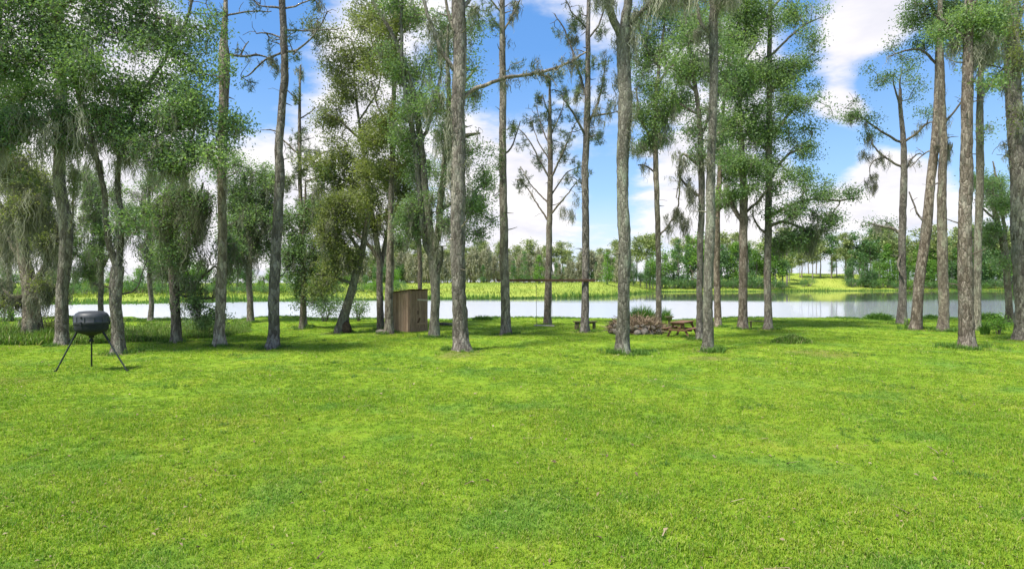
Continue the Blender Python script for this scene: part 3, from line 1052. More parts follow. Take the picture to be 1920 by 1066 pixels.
# ---- front row, left to right
G('tall grey pine trunk standing straight behind the left leg of the black tripod feeder', 648,
  [(117, 648, 31), (113, 560, 27), (122, 440, 30), (110, 330, 26), (112, 200, 24), (104, 0, 22), (100, -250, 15), (98, -420, 7)],
  limbs=[[(104, -60, 8), (60, -120, 6), (10, -150, 3)], [(103, -120, 8), (150, -190, 6), (210, -220, 3)], [(125, 455, 7), (150, 400, 5), (165, 330, 3)]],
  blobs=[(90, -380, 90, 70, .6), (150, -260, 80, 50, .6), (40, -220, 80, 60, .6), (165, 330, 25, 40, .5, .55), (80, 330, 50, 50, .4, .55)],
  moss=[(120, 340, 35, 40, 10, .9), (160, 330, 20, 30, 6, 1.0)], leaf=NEEDLE, kind='pine', seed=1, stubs=5, auto_moss=.1)
G('broad live oak with a forked trunk behind the right leg of the black feeder', 663,
  [(222, 663, 33), (221, 620, 27), (220, 560, 27), (222, 500, 30)],
  limbs=[[(222, 505, 22), (208, 430, 19), (206, 350, 18), (190, 250, 17), (165, 120, 14), (130, 0, 12), (110, -140, 7)],
         [(222, 505, 22), (234, 430, 19), (232, 330, 18), (262, 230, 15), (325, 130, 12), (380, 40, 9), (420, -60, 5)],
         [(205, 310, 12), (150, 235, 10), (90, 222, 8), (20, 200, 5), (-70, 190, 3)], [(236, 310, 12), (300, 270, 10), (370, 245, 7), (440, 260, 4)],
         [(160, 232, 8), (200, 205, 6), (245, 215, 4)], [(170, 160, 9), (90, 110, 7), (10, 80, 4)], [(150, 60, 9), (220, -30, 7), (260, -130, 4)],
         [(222, 585, 7), (212, 555, 7), (214, 520, 6), (222, 495, 4)], [(226, 600, 6), (250, 540, 5), (262, 480, 3)]],
  blobs=[(40, 110, 95, 75, 1.2, .42), (-60, 150, 90, 100, 1.0, .42), (20, 215, 75, 50, 1.0, .45), (165, 60, 90, 80, .75, .5), (120, 200, 70, 45, 1.0, .48), (240, 70, 70, 65, .8, .48),
         (330, 130, 80, 60, .8, .5), (270, 190, 75, 55, 1.2, .5), (320, 240, 85, 55, 1.35, .52), (405, 220, 65, 60, 1.2, .55), (390, 285, 70, 45, 1.2, .5), (430, 160, 45, 40, .7, .52),
         (300, 300, 60, 35, 1.0, .42), (235, 265, 60, 40, .9, .42), (450, 300, 35, 40, .9, .55), (215, 5, 90, 60, .7, .55), (330, 30, 60, 55, .55, .5), (60, 30, 80, 60, .7, .5),
         (130, -140, 190, 80, .6, .55), (320, -90, 110, 70, .5, .55), (-60, -20, 90, 100, .6, .5), (270, 400, 40, 40, .5, .5)],
  moss=[(160, 250, 70, 25, 46, 1.9), (60, 260, 80, 25, 40, 1.7), (235, 300, 40, 25, 24, 1.6), (300, 310, 60, 20, 26, 1.5), (380, 320, 50, 20, 18, 1.1), (-10, 250, 50, 30, 20, 1.8), (220, 400, 18, 60, 9, 1.2)],
  bark=BOAK, leaf=OAK, name='live_oak', seed=2, limb_k=.62, auto_moss=.07, moss_len=1.0, lsize=.105)
G('squat moss-shrouded oak with a thick short trunk left of the feeder', 637,
  [(62, 637, 52), (60, 590, 40), (58, 540, 36), (50, 480, 28), (42, 420, 20), (36, 350, 12)],
  limbs=[[(60, 560, 16), (95, 500, 12), (130, 450, 8), (150, 400, 4)], [(56, 540, 16), (20, 480, 12), (-20, 430, 8), (-50, 380, 4)], [(48, 470, 12), (70, 400, 9), (85, 330, 5)], [(45, 440, 10), (10, 370, 7), (-10, 320, 4)],
          [(62, 580, 10), (100, 560, 8), (140, 520, 4)], [(58, 560, 10), (15, 555, 8), (-20, 530, 4)]],
  blobs=[(30, 390, 70, 50, .5, .5), (90, 360, 60, 50, .6, .55), (130, 430, 40, 50, .5, .55), (-20, 420, 50, 60, .6, .5), (60, 320, 80, 40, .6, .5), (10, 560, 40, 30, .3, .6), (110, 520, 40, 40, .35, .55)],
  moss=[(30, 370, 75, 40, 60, 2.2, .5), (100, 390, 50, 60, 40, 2.0, .5), (20, 450, 60, 40, 50, 1.9, .5), (70, 480, 60, 50, 46, 1.5, .42), (130, 470, 40, 40, 24, 1.5, .45), (0, 540, 40, 30, 24, .9, .4), (100, 560, 45, 20, 20, .8, .42), (60, 585, 30, 25, 14, .7, .45), (-50, 420, 40, 60, 30, 2., .5)],
  bark=BOAK, leaf=OAKY, name='mossy_oak', seed=3, flare=.2, auto_moss=.35, moss_len=1.5)
G('dark oak forking low under hanging moss just left of the grey dead-boughed pine', 641,
  [(330, 641, 25), (330, 600, 21), (327, 545, 21), (322, 500, 16), (318, 440, 12), (322, 370, 10), (318, 290, 6)],
  limbs=[[(329, 560, 14), (340, 510, 13), (354, 460, 11), (378, 410, 8), (400, 350, 4)], [(332, 590, 8), (355, 540, 7), (390, 500, 4)], [(322, 490, 8), (295, 440, 6), (270, 420, 3)], [(330, 575, 6), (372, 560, 5), (400, 555, 3)]],
  blobs=[(290, 400, 60, 55, .6, .5), (265, 460, 35, 40, .7, .55), (345, 370, 55, 50, .6, .42), (390, 420, 45, 55, .7, .4), (360, 500, 45, 45, .9, .35), (385, 575, 40, 35, .8, .45), (350, 540, 40, 30, .7, .4), (430, 470, 40, 60, .6, .38), (420, 590, 25, 20, .7, .6), (310, 480, 30, 40, .6, .35)],
  moss=[(270, 440, 40, 40, 24, 1.6, .38), (300, 470, 25, 40, 16, 1.7, .3), (350, 400, 60, 50, 40, 1.6, .4), (400, 450, 50, 50, 36, 1.6, .34), (440, 470, 35, 50, 26, 1.7, .34), (380, 550, 40, 20, 16, 1.0, .3), (345, 330, 60, 30, 26, 1.4, .45)],
  bark=BOAK, leaf=OAK, name='mossy_oak', seed=4, auto_moss=.22, moss_len=1.3)
G('grey dead-boughed pine with a swollen upper trunk, left of the slender bowed pine', 649,
  [(412, 649, 27), (414, 600, 22), (417, 540, 21), (419, 440, 19), (418, 330, 19), (420, 200, 20), (423, 110, 23), (424, 62, 14), (426, 0, 9), (428, -150, 6), (428, -260, 3)],
  limbs=[[(424, 92, 6), (455, 105, 5), (478, 98, 4), (505, 104, 2)], [(425, 30, 4), (465, 14, 3), (500, 12, 2)], [(424, 60, 4), (400, 30, 3), (385, 5, 2)], [(450, 104, 4), (452, 84, 3), (458, 70, 2)], [(427, -60, 5), (470, -110, 3), (500, -120, 2)], [(427, -100, 5), (390, -140, 3), (360, -150, 2)]],
  blobs=[(400, 10, 25, 25, .3), (505, 100, 20, 12, .3), (470, -110, 45, 25, .5), (380, -140, 45, 30, .5), (428, -250, 50, 40, .6)],
  moss=[(470, 105, 25, 5, 5, .5, .4), (420, 450, 10, 60, 5, .6)], leaf=NEEDLE, kind='pine', seed=5, stubs=12)
G('slender bowed pine with a bare trunk standing alone right of the dead-boughed pine', 653,
  [(511, 653, 29), (512, 620, 24), (514, 560, 23), (520, 440, 22), (524, 330, 20), (522, 260, 17), (529, 130, 16), (527, 0, 14), (525, -300, 9), (525, -470, 4)],
  limbs=[[(527, 95, 5), (560, 90, 4), (590, 72, 3), (618, 40, 2)], [(529, 60, 4), (570, 55, 3), (625, 50, 2)], [(526, 96, 5), (490, 102, 4), (455, 125, 3), (430, 128, 2)], [(527, 65, 4), (500, 60, 3), (480, 62, 2)],
         [(526, 20, 4), (490, 12, 3), (470, -10, 2)], [(527, 5, 4), (565, 0, 3), (600, -20, 2)], [(525, -220, 6), (580, -260, 4), (620, -270, 2)], [(525, -260, 6), (470, -300, 4), (430, -310, 2)]],
  blobs=[(598, 55, 30, 35, .28, .3), (560, 100, 25, 20, .3, .3), (490, 75, 20, 20, .35, .3), (475, 5, 20, 15, .3, .3), (440, 130, 15, 15, .3, .3), (590, -20, 30, 25, .4), (590, -265, 60, 35, .6), (460, -310, 60, 35, .6), (525, -440, 80, 60, .6)],
  moss=[(503, 103, 6, 4, 3, .5, .4), (598, 80, 12, 10, 3, .4, .4), (600, -10, 8, 6, 3, .7)], leaf=NEEDLE, kind='pine', bark=BRED, seed=6, stubs=10)
# ---- middle of the left half
G('thin young pine with a tufted open top behind the slender bowed pine', 613,
  [(570, 613, 15), (570, 570, 12), (569, 500, 10), (566, 400, 9), (563, 300, 8), (562, 200, 6), (563, 122, 3)],
  limbs=[[(566, 330, 4), (600, 290, 3), (630, 280, 2)], [(564, 290, 4), (530, 260, 3)], [(563, 230, 3), (590, 200, 2)], [(563, 190, 3), (540, 170, 2)], [(568, 420, 4), (595, 390, 3)], [(568, 440, 4), (540, 420, 3)]],
  blobs=[(562, 135, 14, 20, .7), (562, 180, 24, 30, .4), (560, 240, 38, 35, .42), (575, 300, 50, 35, .42), (620, 290, 35, 25, .35), (545, 330, 30, 40, .6, .6), (580, 360, 40, 35, .6, .6)],
  moss=[(562, 135, 8, 6, 3, .5, .7)], leaf=NEEDLE, kind='pine', seed=7, auto_moss=.04, moss_len=.6)
G('small weeping dark green cypress on a thin trunk right of the bowed pine', 617,
  [(566, 615, 13), (568, 580, 11), (572, 520, 10), (570, 450, 8), (573, 390, 6), (575, 340, 3)],
  limbs=[[(571, 490, 5), (600, 460, 4), (615, 450, 2)], [(571, 500, 5), (545, 470, 4), (530, 460, 2)], [(571, 440, 5), (595, 410, 3)]],
  blobs=[(575, 400, 40, 45, 1.0, .45), (590, 460, 38, 45, 1.1, .42), (548, 470, 30, 50, .9, .38), (600, 510, 30, 30, .9, .4), (550, 540, 28, 40, .8, .32), (600, 560, 30, 25, .7, .35)],
  moss=[(545, 460, 25, 40, 18, 1.3, .35), (590, 480, 25, 30, 12, 1.1, .4)], bark=BOAK, name='weeping_cypress', seed=8, auto_moss=.15)
G('leaning grey oak with a hollow rotted base, slanting right towards the brown shed', 624,
  [(639, 626, 30), (645, 590, 21), (656, 550, 17), (668, 505, 16), (680, 460, 13), (688, 410, 10), (692, 370, 6)],
  limbs=[[(668, 500, 9), (640, 450, 7), (620, 400, 4)], [(675, 470, 8), (655, 430, 6), (645, 390, 3)], [(655, 545, 7), (625, 520, 5), (600, 515, 3)]],
  blobs=[(640, 430, 45, 40, .6, .45), (615, 400, 35, 40, .55, .45), (665, 380, 45, 40, .6, .5), (655, 470, 40, 35, .7, .4), (625, 505, 40, 35, .7, .38), (690, 400, 30, 40, .6, .45)],
  moss=[(640, 420, 40, 40, 26, 1.4, .42), (660, 480, 30, 30, 14, 1.2, .4), (610, 400, 30, 40, 16, 1.3, .45)], bark=BMOSS, leaf=OAKY, name='leaning_oak', seed=9, flare=.15, auto_moss=.12)
G('dark leafy oak standing just left of the grey trunk beside the brown shed', 617,
  [(714, 617, 17), (714, 580, 14), (712, 530, 13), (711, 480, 12), (704, 430, 11), (694, 370, 9), (684, 290, 7), (672, 200, 5), (665, 110, 3)],
  limbs=[[(711, 490, 8), (690, 455, 7), (660, 430, 4)], [(712, 500, 9), (722, 440, 8), (735, 380, 6), (770, 320, 4)], [(695, 370, 6), (660, 340, 5), (620, 330, 3)], [(703, 430, 6), (740, 400, 5), (775, 390, 3)], [(680, 270, 5), (640, 230, 4), (610, 220, 2)], [(676, 220, 4), (705, 170, 3), (715, 110, 2)]],
  blobs=[(705, 320, 70, 45, 1.05, .6), (640, 310, 55, 40, .75, .65), (745, 350, 50, 45, 1.0, .5), (690, 370, 55, 40, .9, .5), (640, 350, 45, 30, .7, .6), (750, 410, 45, 40, .9, .42), (700, 430, 40, 40, .8, .4),
         (655, 160, 38, 60, .5, .4), (640, 230, 40, 40, .55, .4), (670, 90, 40, 50, .4, .35), (690, 235, 40, 40, .5, .5), (625, 130, 25, 40, .35, .35), (690, 20, 50, 50, .5, .4)],
  moss=[(700, 390, 55, 30, 34, 1.4, .42), (750, 420, 40, 30, 26, 1.3, .36), (640, 370, 50, 20, 18, 1.3, .5), (690, 440, 30, 20, 10, 1.2, .35)], bark=BOAK, leaf=OAKY, name='oak_tree', seed=10, auto_moss=.08)
G('straight slim grey pine touching the left side of the brown shed', 626,
  [(728, 626, 22), (729, 590, 17), (731, 500, 16), (733, 430, 13), (736, 300, 11), (738, 150, 9), (741, 0, 8), (742, -160, 5), (742, -260, 3)],
  limbs=[[(737, 250, 5), (705, 200, 4), (690, 150, 2)], [(738, 230, 5), (775, 180, 4), (790, 130, 2)], [(739, 130, 4), (715, 80, 3)], [(740, 100, 4), (770, 50, 3)], [(735, 330, 5), (770, 300, 4)]],
  blobs=[(738, 130, 40, 55, .95, .55), (735, 210, 45, 50, .8, .55), (748, 60, 40, 50, .7, .5), (705, 150, 30, 40, .5, .5), (775, 210, 35, 50, .8, .5), (745, 280, 45, 35, .7, .55), (740, -40, 50, 60, .6), (742, -200, 50, 70, .6), (720, 40, 35, 40, .5)],
  leaf=OAKY, seed=11, auto_moss=.05)
G('pale lichen-covered oak with many upswept stems right of the brown shed', 631,
  [(814, 631, 27), (815, 600, 19), (817, 550, 19), (812, 490, 22), (806, 430, 16), (800, 350, 14), (790, 250, 13), (772, 150, 10), (745, 80, 8), (705, 10, 6), (660, -60, 4)],
  limbs=[[(814, 500, 14), (822, 430, 12), (832, 340, 11), (842, 250, 10), (846, 180, 7), (850, 100, 4)], [(810, 490, 13), (795, 440, 12), (785, 340, 11), (768, 240, 10), (752, 130, 7), (758, 20, 5), (770, -80, 3)],
         [(808, 440, 8), (780, 420, 7), (760, 400, 4)], [(826, 400, 9), (865, 380, 7), (905, 395, 4)], [(845, 220, 6), (880, 180, 5), (900, 150, 3)], [(793, 270, 7), (815, 180, 6), (820, 90, 4), (815, 20, 3)],
         [(836, 320, 7), (870, 280, 6), (905, 270, 3)], [(818, 530, 8), (826, 500, 7), (830, 460, 5)]],
  blobs=[(780, 300, 35, 65, .95, .45), (770, 190, 40, 55, .8, .5), (815, 130, 45, 55, .5, .42), (805, 50, 60, 45, .5, .4), (770, 30, 50, 50, .5, .42), (900, 395, 38, 50, 1.4, .42), (880, 300, 45, 50, .8, .42), (895, 200, 35, 60, .7, .42),
         (905, 340, 30, 40, 1.0, .4), (830, 220, 40, 50, .5, .4), (790, 400, 45, 45, 1.0, .4), (760, 440, 40, 40, .9, .38), (845, 420, 30, 45, .6, .4), (820, 60, 45, 45, .55, .4), (720, 20, 50, 50, .5, .4), (780, -80, 80, 60, .5)],
  moss=[(820, 230, 22, 50, 22, 1.4, .72), (838, 330, 18, 60, 20, 1.2, .62), (800, 440, 30, 40, 18, 1.4, .45), (770, 420, 35, 30, 18, 1.3, .36), (900, 420, 25, 20, 12, 1.0, .36), (850, 200, 16, 60, 14, 1.2, .6), (795, 60, 30, 20, 8, 1.2, .55), (830, 450, 20, 30, 9, 1.2, .5)],
  bark=BMOSS, leaf=OAK, name='lichened_oak', seed=12, flare=.15, auto_moss=.12, moss_len=.9)
G('large straight grey pine right of the shed with one long bough reaching right', 657,
  [(866, 657, 39), (866, 630, 32), (863, 560, 29), (860, 440, 29), (862, 300, 30), (860, 200, 28), (863, 100, 27), (860, 0, 27), (858, -120, 20), (860, -300, 14), (860, -430, 6)],
  limbs=[[(868, 195, 8), (890, 165, 8), (930, 143, 7), (1000, 120, 6), (1060, 95, 5), (1110, 66, 3)], [(855, 140, 8), (832, 100, 8), (806, 45, 7), (780, -40, 5)], [(855, 70, 7), (836, 25, 6), (828, -40, 4)], [(866, 20, 8), (885, -25, 7), (920, -80, 4)],
          [(1000, 120, 3), (1030, 130, 2), (1050, 150, 1.5)], [(859, -180, 8), (800, -230, 6), (740, -260, 3)], [(860, -200, 8), (920, -260, 6), (980, -280, 3)]],
  blobs=[(1090, 85, 25, 22, .25, .3), (1010, 110, 25, 10, .2, .3), (800, -240, 80, 50, .6), (930, -270, 80, 50, .6), (860, -400, 100, 60, .6), (905, 30, 40, 30, .3), (925, 10, 30, 30, .25)],
  moss=[(960, 135, 30, 8, 9, .7, .4), (1040, 105, 30, 8, 7, .6, .36), (1075, 92, 10, 6, 5, .9, .36), (846, 290, 7, 90, 22, .9, .68), (900, 165, 12, 8, 4, .5, .5), (820, 80, 14, 30, 9, 1.2, .55), (876, 320, 4, 60, 8, .6, .62), (850, 60, 10, 40, 6, .7, .6), (895, 30, 14, 18, 5, .9, .6)],
  leaf=NEEDLE, kind='pine', seed=13, stubs=8)
# ---- centre
G('slim straight pine holding the left end of the dark swing beam', 627,
  [(948, 627, 25), (948, 600, 20), (946, 500, 18), (944, 380, 16), (942, 250, 14), (941, 100, 13), (940, 0, 11), (940, -250, 7), (940, -380, 4)],
  limbs=[[(941, 60, 4), (965, 25, 3), (985, -10, 2)], [(941, 30, 4), (915, 0, 3), (905, -30, 2)], [(943, 300, 4), (960, 270, 3), (975, 220, 2)], [(940, -160, 6), (990, -210, 4), (1030, -220, 2)], [(940, -200, 6), (880, -240, 4)]],
  blobs=[(970, 15, 25, 25, .3, .3), (915, 15, 20, 25, .3, .3), (955, 235, 22, 40, .5, .4), (940, 300, 18, 40, .5, .4), (1000, -215, 60, 35, .6), (880, -240, 60, 40, .6), (940, -350, 80, 60, .6), (930, 350, 20, 30, .4, .4)],
  moss=[(968, 20, 10, 10, 5, .8, .4), (950, 60, 12, 20, 4, .8, .4)], leaf=NEEDLE, kind='pine', seed=14, stubs=8)
G('open young pine with upswept bare branches and its whole top visible behind the swing', 609,
  [(1027, 609, 17), (1028, 560, 14), (1029, 500, 13), (1030, 440, 12), (1031, 330, 11), (1030, 250, 9), (1030, 190, 6), (1030, 145, 3)],
  limbs=[[(1030, 420, 5), (1012, 385, 4), (985, 335, 3), (970, 325, 2)], [(1031, 405, 5), (1055, 375, 4), (1078, 345, 2)], [(1031, 330, 5), (1003, 285, 4), (978, 248, 3), (965, 240, 2)], [(1031, 335, 5), (1058, 285, 4), (1078, 240, 2)], [(1030, 270, 4), (1012, 225, 3), (1000, 185, 2)],
          [(1030, 262, 4), (1050, 215, 3), (1060, 175, 2)], [(1030, 215, 3), (1018, 180, 2)], [(1030, 300, 4), (1012, 265, 3), (995, 215, 2)], [(1031, 370, 4), (1060, 325, 3), (1085, 310, 2)], [(1030, 380, 4), (1000, 345, 3), (975, 300, 2)]],
  blobs=[(1030, 150, 32, 18, 1.1, .62), (1012, 185, 22, 22, .6, .45), (1052, 180, 22, 22, .6, .45), (995, 225, 24, 28, .4, .35), (1065, 230, 24, 28, .4, .35), (975, 255, 22, 25, .35, .3), (1078, 300, 20, 30, .35, .3), (980, 320, 25, 25, .35, .3), (1075, 345, 22, 22, .4, .3), (1030, 230, 25, 40, .3, .35)],
  moss=[(1062, 400, 16, 12, 10, .9, .4), (985, 355, 14, 12, 6, .6, .4), (1085, 375, 12, 10, 5, .7, .4), (1070, 330, 14, 10, 4, .5, .4)], leaf=NEEDLE, kind='pine', bark=BOAK, seed=15, limb_k=.7, flare=.1, auto_moss=.05, moss_len=.5)
G('slim brown pine behind the low log bench, holding the right end of the swing beam', 622,
  [(1097, 622, 20), (1097, 590, 16), (1097, 520, 15), (1098, 440, 15), (1096, 330, 14), (1100, 220, 13), (1101, 100, 10), (1102, 0, 8), (1102, -150, 5), (1102, -240, 3)],
  limbs=[[(1100, 175, 5), (1082, 115, 4), (1060, 50, 3), (1040, 15, 2)], [(1099, 240, 5), (1125, 185, 4), (1142, 100, 2)], [(1098, 255, 5), (1072, 215, 4), (1050, 190, 2)], [(1098, 225, 5), (1130, 212, 4), (1155, 208, 2)], [(1101, 60, 4), (1075, 15, 3), (1060, -20, 2)], [(1101, 80, 4), (1125, 40, 3), (1140, -10, 2)], [(1102, -100, 4), (1150, -140, 3)], [(1102, -120, 4), (1060, -160, 3)]],
  blobs=[(1062, 30, 35, 30, .45, .35), (1080, 60, 25, 25, .4, .35), (1130, 150, 22, 40, .4, .4), (1135, 60, 22, 40, .35, .4), (1060, 200, 25, 20, .35, .4), (1085, 170, 15, 25, .8, .75), (1110, 250, 40, 22, .7, .45), (1145, 205, 25, 18, .35, .4), (1105, -200, 70, 60, .6)],
  moss=[(1075, 80, 14, 12, 8, .9, .45), (1115, 200, 16, 16, 9, 1.0, .6), (1085, 150, 10, 14, 7, 1.0, .55), (1130, 225, 18, 8, 7, .7, .55), (1140, 110, 10, 20, 5, .6, .5)], leaf=NEEDLE, kind='pine', bark=BRED, seed=16, stubs=8, auto_moss=.06)
G('thick grey oak forking at the top with dark grass round its foot', 662,
  [(1168, 662, 31), (1168, 640, 28), (1170, 560, 25), (1171, 440, 25), (1167, 330, 24), (1171, 210, 28), (1168, 100, 27), (1167, 55, 31)],
  limbs=[[(1165, 75, 15), (1140, 22, 15), (1115, -30, 13), (1080, -120, 8), (1050, -220, 4)], [(1172, 60, 18), (1176, -30, 16), (1180, -150, 11), (1175, -280, 5)], [(1178, 50, 8), (1210, 18, 7), (1250, -10, 6), (1310, -40, 3)], [(1178, -80, 10), (1240, -150, 7), (1300, -180, 4)]],
  blobs=[(1080, -140, 100, 70, .7), (1200, -250, 120, 70, .7), (1290, -150, 90, 60, .7), (1290, -20, 60, 25, .6, .5), (1220, -40, 60, 30, .6)],
  moss=[(1250, -10, 45, 12, 34, 1.5, .6), (1300, -20, 30, 10, 16, 1.2, .6), (1185, 70, 10, 40, 14, 1.1, .6), (1130, 10, 16, 14, 12, .9, .6), (1200, 30, 14, 10, 8, .8, .6), (1158, 120, 5, 60, 8, .6, .55), (1182, 240, 5, 70, 9, .6, .55), (1120, -20, 20, 10, 8, .7, .6)],
  bark=BMOSS, leaf=OAK, name='grey_oak', seed=17, auto_moss=.1, moss_len=1.2)
G('thin dark pine with a drooping yellow-green crown rising beside the green reed clump', 614,
  [(1234, 614, 15), (1235, 570, 12), (1236, 500, 11), (1235, 400, 11), (1233, 300, 11), (1232, 200, 8), (1240, 100, 6), (1250, 20, 4), (1255, -60, 3)],
  limbs=[[(1233, 280, 6), (1205, 220, 5), (1195, 160, 3)], [(1233, 260, 6), (1265, 200, 5), (1285, 140, 3)], [(1234, 160, 5), (1270, 100, 4), (1300, 60, 2)], [(1236, 120, 4), (1210, 80, 3), (1200, 40, 2)], [(1235, 330, 4), (1215, 310, 3), (1200, 305, 2)], [(1235, 440, 4), (1265, 400, 3), (1270, 350, 3), (1277, 300, 2)]],
  blobs=[(1235, 175, 50, 40, 1.0, .72), (1220, 225, 38, 38, 1.0, .6), (1265, 215, 38, 40, .85, .68), (1205, 260, 28, 30, .9, .45), (1245, 110, 55, 38, .75, .5), (1275, 70, 50, 40, .7, .45), (1215, 90, 35, 40, .6, .45), (1240, 255, 35, 25, .8, .5), (1295, 125, 35, 40, .7, .42), (1260, 15, 55, 40, .7, .5), (1180, 275, 20, 18, .5, .4)],
  moss=[(1262, 230, 22, 25, 22, 1.5, .55), (1235, 260, 24, 16, 14, 1.0, .5), (1205, 280, 14, 10, 8, .9, .45), (1215, 300, 10, 8, 5, .7, .4), (1262, 405, 16, 10, 14, 1.6, .25), (1285, 410, 12, 12, 10, 1.5, .25)],
  leaf=OAK, seed=18, auto_moss=.12)
G('tall pale-barked pine with a straight moss-hung trunk right of the red picnic table', 658,
  [(1327, 658, 26), (1327, 625, 22), (1325, 540, 20), (1328, 440, 20), (1329, 330, 18), (1332, 200, 17), (1334, 60, 19), (1336, -50, 16), (1338, -250, 10), (1338, -400, 5)],
  limbs=[[(1333, 70, 8), (1315, 48, 7), (1308, 10, 6), (1290, -50, 4)], [(1336, -60, 8), (1400, -120, 6), (1440, -140, 3)], [(1337, -120, 8), (1270, -180, 6), (1230, -200, 3)], [(1335, 10, 6), (1362, -10, 5), (1390, -30, 3)]],
  blobs=[(1400, -130, 80, 40, .6), (1270, -190, 80, 40, .6), (1338, -360, 100, 70, .6), (1370, -30, 50, 30, .6)],
  moss=[(1350, 0, 26, 12, 22, 1.1, .65), (1312, 60, 6, 10, 6, .9, .6), (1322, 100, 6, 50, 8, .7, .6), (1385, -15, 16, 8, 8, 1.0, .6), (1340, 150, 4, 60, 6, .5, .6), (1322, 250, 4, 60, 5, .5, .55)], bark=BMOSS, leaf=NEEDLE, kind='pine', seed=19, stubs=4)
G('dark-stemmed oak close behind the left edge of the tall pale-barked pine', 637,
  [(1312, 637, 17), (1313, 600, 13), (1315, 500, 13), (1317, 400, 13), (1316, 320, 13), (1310, 230, 10), (1300, 140, 8), (1290, 60, 5), (1280, -20, 3)],
  limbs=[[(1316, 320, 7), (1285, 285, 5), (1278, 310, 3), (1270, 370, 2)], [(1317, 370, 6), (1290, 345, 5), (1275, 325, 3)], [(1313, 260, 6), (1340, 200, 5), (1360, 150, 3)], [(1305, 170, 5), (1275, 130, 4), (1255, 110, 2)], [(1310, 220, 5), (1280, 190, 4)]],
  blobs=[(1300, 230, 35, 50, .9, .38), (1300, 150, 45, 50, .85, .42), (1345, 200, 35, 40, .7, .45), (1360, 120, 45, 50, .8, .45), (1290, 60, 50, 45, .7, .42), (1305, 290, 28, 30, .8, .35), (1340, 60, 40, 45, .6, .5), (1350, 270, 28, 35, .6, .42)],
  moss=[(1297, 365, 12, 16, 10, 1.2, .3), (1305, 300, 20, 20, 12, 1.0, .4), (1270, 300, 12, 12, 8, .9, .4)], bark=BOAK, leaf=OAK, name='dark_oak', seed=20, auto_moss=.1)
G('brown pine trunk close behind the right edge of the tall pale-barked pine', 612,
  [(1347, 612, 17), (1347, 570, 14), (1347, 500, 14), (1346, 420, 13), (1350, 330, 10), (1353, 240, 8), (1360, 150, 5), (1364, 80, 3)],
  limbs=[[(1347, 400, 5), (1375, 375, 4), (1400, 420, 2)], [(1350, 330, 5), (1380, 290, 4), (1400, 250, 2)], [(1352, 280, 4), (1335, 230, 3)]],
  blobs=[(1375, 320, 40, 40, .85, .4), (1360, 250, 40, 45, .8, .45), (1370, 160, 45, 50, .7, .45), (1360, 380, 25, 25, .6, .35), (1375, 80, 40, 40, .6)],
  moss=[(1365, 390, 16, 14, 10, 1.0, .4), (1352, 350, 14, 14, 8, .9, .4)], bark=BRED, leaf=OAK, seed=21, auto_moss=.1)
G('brown oak trunk with a V of low side limbs left of the small garden bench', 617,
  [(1393, 617, 23), (1393, 580, 19), (1394, 500, 18), (1395, 420, 17), (1395, 360, 16), (1392, 300, 13), (1388, 220, 10), (1392, 130, 8), (1400, 40, 5), (1405, -60, 3)],
  limbs=[[(1394, 425, 8), (1378, 385, 7), (1370, 340, 4)], [(1395, 400, 6), (1420, 375, 5), (1435, 350, 3)], [(1393, 330, 7), (1360, 290, 5), (1345, 260, 3)], [(1390, 260, 7), (1425, 210, 5), (1440, 180, 3)], [(1390, 190, 6), (1355, 140, 4)], [(1394, 120, 5), (1430, 70, 4)]],
  blobs=[(1385, 240, 55, 45, 1.0, .42), (1370, 320, 50, 40, 1.0, .42), (1420, 300, 40, 40, .8, .42), (1400, 160, 55, 50, .8, .48), (1350, 100, 45, 45, .6, .48), (1410, 80, 55, 45, .7, .52), (1395, 0, 60, 50, .7, .55), (1355, 370, 30, 25, .7, .4), (1385, 360, 35, 25, .7, .4), (1405, -80, 70, 60, .6)],
  moss=[(1360, 370, 20, 16, 12, .9, .45), (1410, 370, 18, 16, 10, .9, .42), (1380, 300, 30, 30, 14, 1.0, .42)], bark=BRED, leaf=OAK, name='oak_tree', seed=22, auto_moss=.08)
